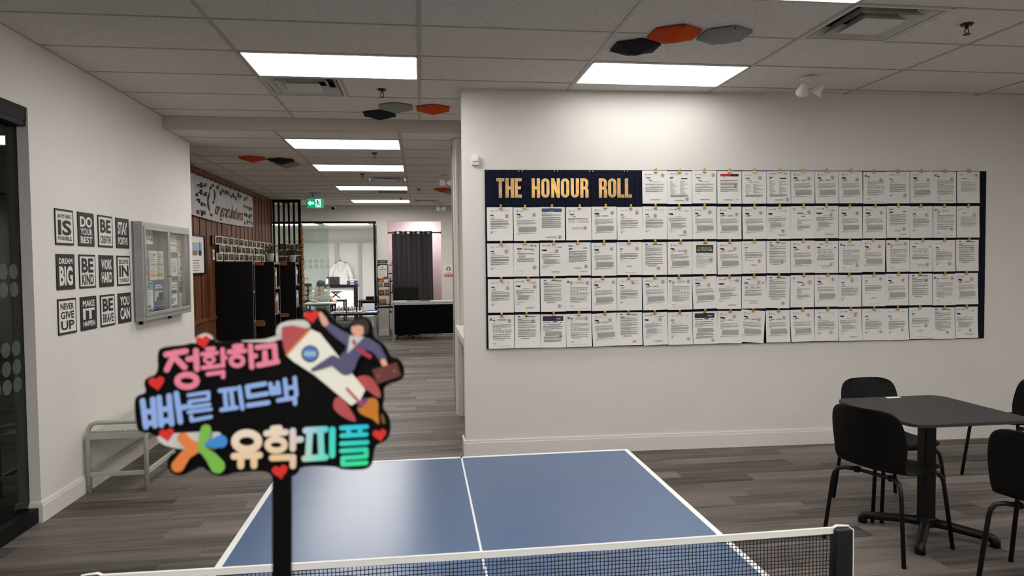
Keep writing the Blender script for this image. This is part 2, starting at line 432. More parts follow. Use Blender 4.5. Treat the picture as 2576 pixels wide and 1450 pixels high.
struct(bb.build('baseboard_right', TRIM, M=Mr))
struct(MB().box(5.75, 5.9, -3.2, 5.7, 0, H+.15).build('wall_side', WALL))
struct(MB().box(-5.6, 5.9, -3.3, -3.15, 0, H+.15).build('wall_behind', WALL))
# the wall end at the corridor: sill, grooved panel, pane
we = struct(MB().box(.378, 1.0, 7.30, 7.42, 0, H2).box(1.0, 1.12, 5.9, 7.42, 0, H+.1).build('wall_corridor', WALL))
for k in range(6): MB().box(.380+.05*k, .426+.05*k, 7.282, 7.30, .0, .94).build('wall_panel', TRIM, we)
for k in range(3): MB().box(.380+.09*k, .40+.09*k, 7.27, 7.30, .98, H2).build('window_frame', TRIM, we)
MB().box(.355, .98, 5.985, 7.31, .945, .975).build('window_sill', TRIM, we, bev=.004)
MB().box(.355, .375, 5.985, 7.28, .905, .945).build('sill_edge', TRIM, we)
struct(MB().box(.338, .353, 5.745, 5.975, 0, .125).build('baseboard_corridor', TRIM))
w1 = struct(MB().box(.365, .372, 7.43, 7.80, 1.0, H2).build('window_1', GLASS))
MB().box(.356, .378, 7.36, 7.43, 0, H2).build('window_frame', TRIM, w1)
MB().box(.356, .380, 7.785, 7.80, 0, H2).build('window_frame', mat('pane_edge', (168, 176, 170), .3), w1)
MB().box(.362, .373, 7.43, 7.785, 0.02, 1.0).build('window_pane', GLASS, w1)

# ------------------------------------------------------------------ glazed dark room on the left
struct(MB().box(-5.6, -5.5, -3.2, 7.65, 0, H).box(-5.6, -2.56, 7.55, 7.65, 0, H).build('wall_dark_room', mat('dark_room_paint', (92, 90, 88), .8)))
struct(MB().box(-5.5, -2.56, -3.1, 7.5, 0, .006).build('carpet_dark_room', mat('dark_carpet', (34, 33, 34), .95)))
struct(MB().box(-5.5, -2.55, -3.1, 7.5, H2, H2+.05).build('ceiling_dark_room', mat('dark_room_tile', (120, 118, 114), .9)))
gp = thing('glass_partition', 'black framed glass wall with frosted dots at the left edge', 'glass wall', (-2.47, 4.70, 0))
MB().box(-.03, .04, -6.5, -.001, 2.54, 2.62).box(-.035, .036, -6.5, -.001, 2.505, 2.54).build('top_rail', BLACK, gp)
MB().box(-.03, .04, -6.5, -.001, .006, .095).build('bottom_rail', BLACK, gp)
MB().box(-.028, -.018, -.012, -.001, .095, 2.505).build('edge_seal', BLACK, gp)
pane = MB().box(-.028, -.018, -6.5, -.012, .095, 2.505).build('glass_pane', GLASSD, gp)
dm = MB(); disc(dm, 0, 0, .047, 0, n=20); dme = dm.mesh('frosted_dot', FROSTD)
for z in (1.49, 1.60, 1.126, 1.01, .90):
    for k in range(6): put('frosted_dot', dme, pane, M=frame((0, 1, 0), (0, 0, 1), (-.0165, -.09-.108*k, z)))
b = thing('waste_bin', 'brushed metal bin behind the dark glass', 'bin', (-2.75, 4.62, .006))
MB().lathe([(.10, 0), (.105, .02), (.115, .30), (.11, .30), (.10, .03)], 20).build('body', SILVER, b, smooth=True)
MB().lathe([(.116, .295), (.12, .30), (.116, .31), (.108, .305)], 20).build('rim', CHROME, b, smooth=True)

# ------------------------------------------------------------------ far hall shell
WW = -2.95
ww = struct(MB().box(WW-.12, WW-.012, 7.77, 14.42, 0, H2).build('wall_wood', mat('wood_back', (48, 28, 20), .7)))
WPL = plankmat('brown_wood_slat', (60, 33, 21), (134, 80, 51), 2, 'object', grain=1.0, rough=.5)
wpm = {}
rng = random.Random(5); y = 7.80; k = 0
while y < 14.35:
    w = (.138, .138, .118, .138, .128)[k % 5]; kk = (w, k % 4)
    if kk not in wpm:
        d = (.004, .012, .0, .008)[k % 4]; wpm[kk] = (MB().box(-.012, d, .003, w-.003, 0, H2-.07-.91).mesh('wood_slat', WPL), MB().box(-.012, .004, .002, w-.002, 0, .76).mesh('wainscot_board', WPL))
    put('wood_slat', wpm[kk][0], ww, (WW, y, .91)); put('wainscot_board', wpm[kk][1], ww, (WW, y, .10))
    y += w; k += 1
MB().box(WW-.012, WW+.022, 7.80, 14.35, .86, .91).build('wood_rail', WPL, ww)
MB().box(WW-.012, WW+.018, 7.80, 14.35, H2-.07, H2-.002).build('wood_rail', WPL, ww)
MB().box(WW-.012, WW+.016, 7.80, 14.35, 0, .10).build('wood_rail', WPL, ww)
# end wall with the glazed front on the left and the opening with the curtain
ew = MB()
ew.box(-4.2, 3.1, EY, EY+.12, 2.61, H2+.12).box(-.99, -.735, EY, EY+.12, 0, 2.61).box(.475, 3.1, EY, EY+.12, 0, 2.61)
struct(ew.build('wall_end', mat('end_wall_paint', (222, 216, 209), .6)))
struct(MB().box(-.985, -.742, EY-.015, EY, 0, .12).box(.48, 3.1, EY-.015, EY, 0, .12).build('baseboard_end', TRIM))
struct(MB().box(-4.3, -4.2, 14.3, 16.07, 0, H2+.12).box(-4.2, -3.07, 14.3, 14.42, 0, H2+.12).build('wall_hall_left', WALL))
struct(MB().box(3.1, 3.2, 5.7, 16.0, 0, H2+.12).build('wall_hall_side', WALL))
# pink store room behind the opening
PINK = mat('pink_paint', (236, 223, 227), .7)
struct(MB().box(-.84, -.80, EY+.12, 17.4, 0, 2.8).box(.85, .9, EY+.12, 17.4, 0, 2.8).box(-.84, .9, 17.4, 17.5, 0, 2.8).build('wall_pink_room', PINK))
struct(MB().box(-.84, .9, EY+.12, 17.5, 2.8, 2.85).build('ceiling_pink_room', mat('pink_room_ceiling', (225, 215, 212), .8)))
t = thing('downlight', 'round ceiling lamp glowing in the pink room behind the curtain', 'ceiling light', (.05, 16.9, 2.80))
MB().lathe([(.16, 0), (.17, -.01), (.165, -.03), (.15, -.035)], 24).build('bezel', WHITEP, t)
MB().lathe([(.145, -.03), (.14, -.045), (.10, -.055)], 24).build('diffuser', emat('lit_pink_lamp', (255, 244, 240), 40), t)
# classroom behind the glass
CB = 22.0
struct(MB().box(-4.2, -.85, CB, CB+.1, 0, 2.8).build('wall_classroom_back', mat('classroom_wall', (214, 213, 209), .7)))
struct(MB().box(-4.3, -4.2, 16.07, CB, 0, 2.8).build('wall_classroom_left', mat('classroom_wall', (214, 213, 209), .7)))
struct(MB().box(-.95, -.85, 16.07, CB, 0, 2.8).build('wall_classroom_right', mat('classroom_wall', (214, 213, 209), .7)))
struct(MB().box(-4.3, -.85, 16.07, CB+.1, 2.72, 2.8).build('ceiling_classroom', TILE))
lightfix(-2.55, -1.35, 18.0, 19.3, 2.715, 'lit ceiling panel seen through the classroom glass', 12)
lightfix(-3.9, -2.7, 18.0, 19.3, 2.715, 'lit ceiling panel at the left of the classroom behind glass', 12)
lightfix(-2.7, -1.5, 16.35, 16.95, 2.715, 'added unseen fill panel just inside the classroom, above the student', 10)  # extra panel added for fill on the student, hidden from the camera
t = thing('window_frame_wall', 'grey framed windows with drawn blinds at the classroom back', 'window', (0, CB-.001, 0))
for x0, x1 in ((-4.1, -2.64), (-2.515, -1.925), (-1.835, -.96)):
    MB().box(x0, x1, -.02, 0, .35, 2.31).build('roller_blind', mat('roller_blind', (214, 216, 214), .8, var=.03, scale=2), t)
    MB().box(x0, x1, -.015, 0, .06, .35).build('window_pane', mat('pale_daylight_pane', (190, 205, 220), .3), t)
for x0, x1 in ((-2.64, -2.515), (-1.925, -1.835)): MB().box(x0, x1, -.07, 0, .05, 2.40).build('mullion', mat('window_metal', (168, 170, 166), .4), t)
MB().box(-4.1, -.96, -.08, 0, 2.31, 2.40).build('top_rail', mat('window_metal', (168, 170, 166), .4), t)

# ------------------------------------------------------------------ ceiling things
VENTM = mat('vent_white', (206, 203, 199), .45)
def vent(x0, y0, w, d, z, label, dark=False):
    t = thing('air_vent', label, 'air vent', (x0+w/2, y0+d/2, z), group='square ceiling air vents')
    hw, hd = w/2-.006, d/2-.006
    if dark:
        MB().box(-hw, hw, -hd, hd, .05, .06).build('backing', mat('vent_dark', (26, 25, 25), .8), t)
        f = MB().box(-hw, hw, -hd, -hd+.03, -.004, .05).box(-hw, hw, hd-.03, hd, -.004, .05).box(-hw, -hw+.03, -hd, hd, -.004, .05).box(hw-.03, hw, -hd, hd, -.004, .05)
        f.build('frame', VENTM, t)
        for k in range(9):
            yy = -hd+.05 + k*(2*hd-.1)/8
            MB().obox(Matrix.Translation((0, yy, .02)) @ Matrix.Rotation(R(40), 4, 'X'), hw-.03, .02, .0015).build('louvre', VENTM, t)
        return t
    MB().box(-hw, hw, -hd, hd, .10, .11).build('backing', mat('vent_dark', (26, 25, 25), .8), t)
    f = MB()
    for a, b, c, e in ((-hw, hw, -hd, -hd+.022), (-hw, hw, hd-.022, hd), (-hw, -hw+.022, -hd+.022, hd-.022), (hw-.022, hw, -hd+.022, hd-.022)): f.box(a, b, c, e, -.004, .01)
    f.build('frame', VENTM, t)
    for i, q in enumerate((.268, .20, .135)):
        # sloping square cones, flared towards the room
        c = MB(); o_, i_ = q, q-.05; zb = -.002-.006*i
        O = [(-i_, -i_, zb+.055), (i_, -i_, zb+.055), (i_, i_, zb+.055), (-i_, i_, zb+.055)]; I = [(-o_, -o_, zb), (o_, -o_, zb), (o_, o_, zb), (-o_, o_, zb)]
        for k in range(4): c.face([O[k], O[(k+1) % 4], I[(k+1) % 4], I[k]]); c.face([(p[0], p[1], p[2]+.003) for p in (I[k], I[(k+1) % 4], O[(k+1) % 4], O[k])])
        if i == 2: c.face(I[::-1])
        c.build('louvre_ring', VENTM, t)
    return t
vent(-1.205, 5.47, .6096, .6096, H, 'square ceiling vent behind the lit panel at the corridor mouth')
vent(2.4528, 3.64, .6096, .6096, H, 'large square ceiling vent at the top right of the picture')
vent(-.80, 10.595, .6096, .625, H2, 'square ceiling vent in the hall between two lit panels')
vent(-.80, 12.47, .6096, .625, H2, 'dark return grille behind the third hall light panel', True)
vent(-.19, 14.345, .6096, .625, H2, 'square ceiling vent nearest the curtained opening')

def hexa(x, y, z, m, label, rot=0, peak=(-.03, -.05)):
    r = .172; n = 6; mb = MB(); top = []; bot = []; rim = []
    for k in range(6):
        a = R(60*k+30+rot); top.append((r*math.cos(a), r*math.sin(a), 0)); bot.append((r*math.cos(a), r*math.sin(a), -.010)); rim.append((.96*r*math.cos(a), .96*r*math.sin(a), -.008))
    pk = (0, 0, -.060)
    mb.face(top)
    for k in range(6):
        j = (k+1) % 6; mb.face([top[k], top[j], bot[j], bot[k]][::-1]); mb.face([bot[k], bot[j], rim[j], rim[k]][::-1])
    for k in range(6): mb.face([rim[k], rim[(k+1) % 6], pk][::-1])
    t = thing('hexagon_panel', label, 'acoustic panel', (x, y, z), group='folded hexagon felt panels on the ceiling')
    mb.build('shell', m, t)
    pin = MB().lathe([(.006, -.014), (.006, -.008), (.003, -.006)], 8, c=(0, -r*.93, 0)); pin.build('pin', BLACK, t)
    return t
hexa(1.44, 4.50, H-.003, DGREY, 'charcoal hexagon panel beside the orange one above the board wall')
hexa(1.605, 4.22, H-.003, ORANGE, 'orange hexagon panel in the largest ceiling trio')
hexa(1.93, 4.21, H-.003, LGREY, 'light grey hexagon panel next to the big ceiling vent')
hexa(-.365, 6.72, H-.003, DGREY, 'charcoal hexagon panel at the edge of the bulkhead')
hexa(-.20, 6.41, H-.003, LGREY, 'light grey hexagon panel in the trio before the bulkhead')
hexa(.135, 6.45, H-.003, ORANGE, 'orange hexagon panel in the trio before the bulkhead')
hexa(-2.02, 8.82, H2-.003, ORANGE, 'orange hexagon panel left of a lit panel in the hall')
hexa(-1.71, 8.97, H2-.003, DGREY, 'charcoal hexagon panel beside the hall orange one')
hexa(-1.70, 9.33, H2-.003, LGREY, 'light grey hexagon panel tucked behind the charcoal one in the hall')
hexa(.40, 12.25, H2-.003, ORANGE, 'orange hexagon panel far down the hall by the right edge')
hexa(.55, 12.62, H2-.003, LGREY, 'light grey hexagon panel behind the far orange one')
hexa(-2.74, 14.75, H2-.003, ORANGE, 'orange hexagon panel seen through the black slat screen')
def sprinkler(x, y, z, label):
    t = thing('fire_sprinkler', label, 'sprinkler', (x, y, z), group='pendant fire sprinklers')
    m = mat('dark_bronze', (58, 50, 44), .4, metal=.7)
    MB().lathe([(.036, 0), (.036, -.004), (.03, -.010), (.012, -.013)], 16).build('escutcheon', m, t)
    MB().tube([(0, 0, -.01), (0, 0, -.03)], .010).tube([(-.010, 0, -.03), (-.014, 0, -.045), (-.004, 0, -.060)], .003, 6).tube([(.010, 0, -.03), (.014, 0, -.045), (.004, 0, -.060)], .003, 6).build('body', m, t)
    MB().lathe([(.022, -.062), (.022, -.0645), (.004, -.066)], 14).build('deflector', m, t)
    return t
sprinkler(-.293, 5.80, H, 'fire sprinkler beside the vent at the corridor mouth')
sprinkler(3.346, 3.878, H, 'fire sprinkler at the top right corner of the picture')
sprinkler(-.523, 8.366, H2, 'fire sprinkler behind the first hall light panel')
sprinkler(-.822, 10.29, H2, 'fire sprinkler before the hall vent')
sprinkler(-.017, 12.27, H2, 'fire sprinkler right of the third hall light panel')
sprinkler(-.376, 14.05, H2, 'fire sprinkler before the farthest hall light panel')
def spotlight(x, y, z, label, rz=0):
    t = thing('twin_spotlight', label, 'spotlight', (x, y, z), rz, group='white twin emergency spotlights')
    t.scale = (.82, .82, .82)
    MB().lathe([(.075, 0), (.078, -.012), (.06, -.022), (.02, -.026)], 20).build('base_plate', WHITEP, t, smooth=True)
    for s, tilt, pan in ((-1, 62, -20), (1, 40, 45)):
        MB().tube([(s*.045, 0, -.02), (s*.055, -.01, -.06), (s*.075, -.03, -.095)], .010, 8).build('arm', WHITEP, t, smooth=True)
        M = Matrix.Translation((s*.08, -.04, -.115)) @ Matrix.Rotation(R(pan), 4, 'Z') @ Matrix.Rotation(R(tilt), 4, 'X')
        hd = MB().lathe([(.022, .05), (.034, .04), (.040, .0), (.060, -.05), (.062, -.058), (.055, -.056), (.035, -.02), (.01, -.015)], 20, M=M).build('lamp_head', WHITEP, t, smooth=True)
        MB().lathe([(.053, -.052), (.053, -.050)], 20, M=M).build('lens', mat('lens_grey', (150, 152, 152), .15), hd)
    return t
spotlight(3.05, 5.12, H, 'white twin spotlight on the ceiling above the honour board')
spotlight(.40, 10.40, H2, 'white twin spotlight in the hall by the corner wall')
spotlight(.46, 15.2, H2, 'white twin spotlight near the curtained opening')
t = thing('motion_sensor', 'small white motion sensor on the wall left of the honour board', 'sensor', M=onright(.109, 2.475))
MB().prism([(-.028, .035), (-.034, .0), (-.030, -.040), (.0, -.046), (.030, -.040), (.034, .0), (.028, .035), (.015, .046), (-.015, .046)], 0, .03).build('body', WHITEP, t, bev=.006)
MB().box(-.022, .022, -.012, .024, .03, .038).build('lens', mat('sensor_lens', (236, 236, 233), .25), t, bev=.006)
MB().lathe([(.003, .03), (.003, .033)], 8, c=(-.012, -.028, 0)).build('indicator', mat('sensor_dot', (90, 70, 66), .4), t)

# ------------------------------------------------------------------ honour board
bd = thing('honour_board', 'long navy felt board carrying rows of printed letters on the white wall', 'board', M=onright(.185, .903))
TS = .2985
MB().box(0, 4.47, 0, 1.4945, .0, .006).build('backing', mat('navy_back', (9, 11, 20), .9), bd)
def felt(w, vertical):
    mb = MB(); g = .0025; h = TS-.002
    if vertical:
        n = 4 if w > .2 else 2; p = w/n
        for k in range(n): mb.box(k*p+g/2, (k+1)*p-g/2, .001, h, .006, .013)
    else:
        p = h/4
        for k in range(4): mb.box(.001, w-.001, k*p+g/2, (k+1)*p-g/2, .006, .013)
    return mb.mesh('felt_tile', NAVY)
fm = {}
for r_ in range(5):
    for c in range(15):
        w = TS-.001 if c < 14 else 4.47-14*.2985
        k = (round(w, 3), (r_+c) % 2 == 0)
        if k not in fm: fm[k] = felt(*k)
        put('felt_tile', fm[k], bd, (c*.2985, r_*TS, 0))
    for c in range(1, 15):
        pass
pn = MB().lathe([(.004, .0), (.004, .003), (.002, .004)], 8).mesh('pin', CHROME)
for c in range(15):
    for dx in (-.014, .014): put('pin', pn, bd, (min(4.45, max(.02, c*.2985+dx)), 1.483, .013))

# gold letters spelling the heading
def arc(cx, cy, rx, ry, a0, a1, n=10): return [(cx+rx*math.cos(R(a0+(a1-a0)*k/n)), cy+ry*math.sin(R(a0+(a1-a0)*k/n))) for k in range(n+1)]
def glyph(ch):
    w, s = .40, .15            # width and stem of a letter one unit tall
    if ch == 'T': return .40, [[(0, 1), (.40, 1), (.40, .86), (.275, .86), (.275, 0), (.125, 0), (.125, .86), (0, .86)]]
    if ch == 'H': return .43, [[(0, 0), (0, 1), (s, 1), (s, .58), (.28, .58), (.28, 1), (.43, 1), (.43, 0), (.28, 0), (.28, .43), (s, .43), (s, 0)]]
    if ch == 'E': return .36, [[(0, 0), (0, 1), (.36, 1), (.36, .86), (s, .86), (s, .58), (.32, .58), (.32, .44), (s, .44), (s, .14), (.36, .14), (.36, 0)]]
    if ch == 'L': return .36, [[(0, 0), (0, 1), (s, 1), (s, .14), (.36, .14), (.36, 0)]]
    if ch == 'N': return .45, [[(0, 0), (0, 1), (.15, 1), (.31, .50), (.31, 1), (.45, 1), (.45, 0), (.31, 0), (.14, .52), (.14, 0)]]
    if ch == 'O': return .43, [arc(.215, .785, .215, .215, 180, 0) + arc(.215, .215, .215, .215, 0, -180), arc(.215, .785, .07, .08, 180, 0) + arc(.215, .215, .07, .08, 0, -180)]
    if ch == 'U': return .43, [[(0, 1), (s, 1)] + arc(.215, .22, .067, .09, 180, 360) + [(.28, 1), (.43, 1)] + arc(.215, .215, .215, .215, 0, -180)]
    if ch == 'R': return .43, [[(0, 0), (0, 1), (.22, 1)] + arc(.22, .79, .20, .21, 90, 0) + [(.42, .65)] + [(.36, .52), (.43, .40), (.43, 0), (.28, 0), (.28, .42), (.15, .42), (.15, 0)], [(.15, .86), (.22, .86)] + arc(.22, .79, .06, .07, 90, 0) + [(.28, .63), (.22, .56), (.15, .56)]]
WHRIM = mat('silver_letter_rim', (214, 208, 196), .35, metal=.2)
LETS = [('T', .283), ('H', .358), ('E', .434), ('H', .577), ('O', .657), ('N', .741), ('O', .824), ('U', .907), ('R', .988), ('R', 1.147), ('O', 1.226), ('L', 1.306), ('L', 1.371)]
words = ['THE']*3 + ['HONOUR']*6 + ['ROLL']*4; cnt = {}
for i, (ch, sx) in enumerate(LETS):
    wd, lp = glyph(ch); k = .158
    pos = (i, i-3, i-9)[0 if i < 3 else (1 if i < 9 else 2)]+1
    lab = f'gold foil letter {ch}, {ORD[pos]} letter of {words[i]} on the navy board'
    t = thing('gold_letter', lab, 'letter', M=onright(sx, 2.166, .0135), group='gold foil heading letters')
    lp2 = [[(x*k*.98, y*k) for x, y in q] for q in lp]
    a = MB(); addraw(a, curve2d(lp2, .004, 0, .0020)); a.build('rim', WHRIM, t)
    a = MB(); addraw(a, curve2d(lp2, .003, .0042, -.0012)); a.build('face', GOLD, t)

# ------------------------------------------------------------------ letters on the board
ROWS = ['......GYGRFYTTTLMTLX', 'MTQITMMWTTTWDWTTKMLX', 'MHWKTSUTCTSUTNLTLNMU', 'MWULTMTLTWNUDTMSTULT', 'LUVLTUWMVTTTTMWMMSUW']
SEAL = [  # position of the round seal on each letter, right (r), middle or low, in parts of the sheet
 [None]*6 + [(.82,.86),(.80,.15),(.86,.87),(.75,.55),(.74,.79),(.86,.12),(.76,.77),(.74,.80),(.77,.73),(.75,.74),(.79,.25),(.77,.72),(.80,.76),(.85,.88)],
 [(.77,.73),(.80,.77),(.80,.09),(.75,.37),(.82,.81),(.80,.82),(.52,.72),(.70,.22),(.72,.82),(.80,.76),(.76,.80),(.67,.25),(.77,.81),(.70,.72),(.78,.79),(.79,.80),(.75,.28),(.72,.72),(.80,.27),(.78,.72)],
 [(.74,.75),(.82,.27),(.65,.75),(.80,.27),(.80,.81),(.80,.80),(.65,.20),(.73,.70),(.77,.44),(.72,.78),(.72,.38),(.65,.34),(.76,.79),(.72,.27),(.78,.22),(.74,.80),(.82,.88),(.76,.23),(.73,.24),(.72,.72)],
 [(.76,.73),(.80,.75),(.74,.16),(.86,.84),(.88,.86),(.64,.84),(.82,.85),(.84,.86),(.66,.72),(.85,.88),(.70,.81),(.72,.15),(.80,.78),(.77,.85),(.60,.82),(.80,.86),(.76,.80),(.74,.80),(.86,.86),(.72,.80)],
 [(.82,.82),(.72,.80),(.78,.33),(.80,.85),(.72,.78),(.68,.10),(.70,.78),(.82,.16),(.80,.10),(.70,.82),(.75,.72),(.76,.76),(.76,.82),(.70,.26),(.73,.80),(.78,.26),(.72,.30),(.72,.42),(.66,.20),(.65,.24)]]
FEAT = {'R': ' with a red banner', 'Q': ' with a blue banner', 'C': ' headed CONGRATS on a dark banner', 'V': ' with a purple banner', 'L': ' with a red corner logo', 'U': ' with a blue corner flag', 'W': ' with a shield logo', 'T': ' with a small crest logo', 'M': ' with a row of header marks', 'H': ' with a red header at right'}
PWD, PHT = .216, .279
TILT = {(4, 10): -5.0, (4, 4): 2.2, (3, 11): -2.0, (3, 8): 1.6, (4, 6): 1.2, (3, 6): 1.2, (4, 9): -1.0, (4, 12): .8, (1, 10): 1.0, (1, 17): .6, (2, 15): -.8, (4, 2): -.6}
LM = [PAPER, INK, INKB, RINGR, MAROON, NOTEB, NOTER, PURPLE, GREEN, LIME, mat('ink_light', (150, 150, 152), .8), mat('ink_white', (240, 240, 238), .8)]
def letter_mesh(ty, row, col, rg):
    mb = MB(); curl = (.004 + rg.random()*.006) + (.008 if row == 4 else 0); tw = (rg.random()-.5)*.008 + (.006 if row >= 3 else 0)*(rg.random()-.3)
    def zf(x, y):
        t_ = 1-y/PHT; return .001 + curl*t_*t_ + tw*t_*(x/PWD-.5)
    nx, ny = 4, 6; n = len(mb.v)
    for j in range(ny+1):
        for i in range(nx+1): x, y = PWD*i/nx, PHT*j/ny; mb.v.append((x, y, zf(x, y)))
    for j in range(ny):
        for i in range(nx): a = n+j*(nx+1)+i; mb.f.append((a, a+1, a+nx+2, a+nx+1)); mb.m.append(0)
    def ln(x0, x1, y0, y1, mi=1):    # fractions of the sheet
        x0 *= PWD; x1 *= PWD; y0 *= PHT; y1 *= PHT
        k = 3 if x1-x0 > .06 else 1
        for q in range(k):
            a, b = x0+(x1-x0)*q/k, x0+(x1-x0)*(q+1)/k
            mb.face([(a, y0, zf(a, y0)+.0007), (b, y0, zf(b, y0)+.0007), (b, y1, zf(b, y1)+.0007), (a, y1, zf(a, y1)+.0007)], mi)
    def para(x0, x1, y, n_, mi=1, p=.0175, h=.0075, rag=.06):
        n_ = max(1, round(n_*1.4)); p /= 1.4; h = .0058
        for k in range(n_):
            e = x1 - (rg.random()*rag if k < n_-1 else (x1-x0)*(.2+.5*rg.random()))
            ln(x0, max(x0+.05, e), y-h, y, mi); y -= p
        return y - p*1.25
    def seal(cx, cy, r=.0165):
        cx *= PWD; cy *= PHT; z = zf(cx, cy)+.0009
        disc(mb, cx, cy, r, z, 3, 16, inner=r*.86)
        for dx in (-.0042, .0042): rect(mb, cx+dx-.0036, cx+dx+.0036, cy-.001, cy+.0085, z, 4); rect(mb, cx+dx-.002, cx+dx+.002, cy+.002, cy+.006, z+.0002, 0)
        mb.face([(cx-.009, cy-.011, z), (cx-.005, cy-.011, z), (cx+.009, cy-.003, z), (cx+.005, cy-.002, z)], 4)
        mb.face([(cx+.009, cy-.011, z), (cx+.005, cy-.011, z), (cx-.009, cy-.003, z), (cx-.005, cy-.002, z)][::-1], 4)
    def box(x0, x1, y0, y1):
        w = .007
        ln(x0, x1, y0, y0+w*.8, 1); ln(x0, x1, y1-w*.8, y1, 1); ln(x0, x0+w, y0, y1, 1); ln(x1-w, x1, y0, y1, 1); ln(x0+.03, x1-.03, (y0+y1)/2-.004, (y0+y1)/2+.004, 1)
    def table(x0, x1, y0, y1, r_=3, c=5):
        for k in range(r_+1): yy = y0+(y1-y0)*k/r_; ln(x0, x1, yy-.002, yy+.002, 10)
        for k in range(c+1): xx = x0+(x1-x0)*k/c; ln(xx-.002, xx+.002, y0, y1, 10)
        for k in range(r_):
            for q in range(c): yy = y0+(y1-y0)*(k+.5)/r_; ln(x0+(x1-x0)*(q+.15)/c, x0+(x1-x0)*(q+.5+.4*rg.random())/c, yy-.004, yy+.004, 1)
    def name(x, y, big=.17): ln(x, x+big*(.7+.5*rg.random()), y-.03, y+.008, 2); ln(x+.08, x+.08+.09, y-.045, y-.028, 2)
    def word(txt, x0, x1, y0, y1, mi): 
        n0 = len(mb.v); addtext(mb, txt, x0*PWD, x1*PWD, y0*PHT, y1*PHT, 0, mi, offset=.01, res=1)
        for i in range(n0, len(mb.v)): v = mb.v[i]; mb.v[i] = (v[0], v[1], zf(v[0], v[1])+.0009)
    S = SEAL[row][col]
    if ty == 'T':
        ln(.14, .165, .86, .92, 1); ln(.145, .16, .875, .93, 2); ln(.20, .36, .895, .903, 10); word('TORONTO', .20, .43, .868, .888, 1)
        name(.12, .80); ln(.12, .20, .727, .735, 1); ln(.20, .36, .712, .728, 2); ln(.13, .25, .68, .692, 2); ln(.12, .18, .81, .817, 10)
        y = para(.12, .86, .62, 3, 10); y = para(.12, .88, y, 4, 10); ln(.12, .27, y-.008, y, 1); y -= .035
        ln(.14, .84, y-.006, y, 10); y = para(.18, .90, y-.02, 9, 1, .0175, .008, .05); y = para(.12, .84, y, 2, 10); ln(.12, .2, y-.006, y, 1)
        if rg.random() < .55: box(.42, .66, .70, .735)
    elif ty == 'M':
        for x in (.13, .32, .52, .73): ln(x, x+.08+.06*rg.random(), .90, .907, 10); ln(x, x+.1, .885, .891, 10)
        ln(.235, .255, .865, .89, 2); ln(.13, .26, .745, .775, 2); ln(.22, .31, .70, .712, 2); ln(.13, .20, .70, .708, 10); ln(.17, .27, .665, .677, 2); ln(.72, .86, .815, .821, 10)
        ln(.13, .62, .632, .640, 1); y = para(.13, .86, .60, 3); y = para(.13, .87, y, 4); y = para(.13, .85, y, 2); y = para(.13, .83, y, 2); ln(.13, .25, y-.006, y, 10); y -= .05
        ln(.13, .34, y-.006, y, 10); ln(.13, .28, y-.035, y-.028, 1); ln(.14, .20, y-.075, y-.04, 10)
    elif ty == 'W':
        word('Western', .07, .30, .90, .935, 1); mb_y = .93; ln(.32, .375, .905, .94, 1); ln(.335, .36, .89, .905, 1); ln(.34, .355, .91, .93, 0)
        ln(.50, .68, .865, .872, 10); ln(.70, .86, .858, .872, 2); name(.07, .79, .22); ln(.33, .60, .695, .703, 1)
        y = para(.07, .82, .655, 2); y = para(.07, .80, y, 3); ln(.07, .4, y-.008, y, 1); y -= .03
        y = para(.13, .83, y, 8, 1, .020, .007, .3); ln(.07, .55, y-.006, y, 1); y -= .04; ln(.08, .36, y-.012, y, 10); ln(.07, .22, y-.05, y-.043, 10); ln(.07, .24, y-.065, y-.058, 10)
        box(.45, .78, .10, .14)
    elif ty == 'U':
        ln(.13, .23, .925, .955, 5); ln(.42, .82, .928, .945, 2); ln(.62, .84, .90, .907, 1)
        ln(.13, .5, .885, .892, 1); ln(.13, .30, .85, .865, 2); y = .83
        for n_ in (2, 3, 1, 2, 3, 1, 3, 2, 3, 3): y = para(.13, .84, y, n_, 1, .017, .009, .04)
        box(.22, .58, max(.06, y-.04), max(.095, y-.005))
    elif ty == 'L':
        ln(.06, .10, .84, .91, 6); ln(.10, .145, .84, .862, 6); ln(.105, .145, .875, .91, 4); ln(.17, .27, .89, .897, 10); ln(.17, .27, .835, .86, 2); ln(.22, .28, .80, .815, 2); ln(.17, .25, .755, .768, 2)
        ln(.17, .90, .70, .712, 1); table(.17, .88, .62, .68, 2, 6); ln(.17, .5, .585, .597, 1); table(.17, .90, .47, .56, 3, 6)
        y = para(.17, .90, .43, 2); y = para(.17, .88, y, 3); y = para(.17, .9, y, 2); ln(.22, .6, y-.008, y, 1); ln(.17, .3, .14, .16, 10); ln(.17, .85, .075, .081, 1); box(.36, .70, .83, .88) if row != 0 else None
    elif ty in 'GFI':
        disc(mb, .15*PWD, .88*PHT, .006, zf(.03, .24)+.0008, 2, 10, inner=.003); ln(.22, .40, .872, .888, 10); ln(.14, .34, .775, .795, 2); ln(.20, .30, .745, .76, 2); ln(.26, .40, .70, .715, 2)
        ln(.28, .72, .655, .663, 1); y = .60
        if ty == 'F':
            for k in range(16): ln(.14, .14+.2*rg.random()+.08, y-.006, y, 10); ln(.46, .5+.35*rg.random()+.04, y-.006, y, 1); y -= .019
            y = para(.14, .88, y-.02, 4, 1)
        elif ty == 'I':
            y = para(.08, .9, .66, 3); 
            for k in range(4): ln(.1, .35, y-.006, y, 10); ln(.44, .9, y-.006, y, 10); y -= .02
            box(.25, .66, .33, .385)
        else:
            y = para(.12, .9, y, 3, 10); ln(.35, .7, y-.006, y, 1); y -= .03; y = para(.12, .88, y, 3, 10); y = para(.12, .88, y, 2, 10); y = para(.12, .88, y, 2); ln(.12, .32, y-.04, y-.033, 10); box(.33, .72, .10, .13)
    elif ty == 'R':
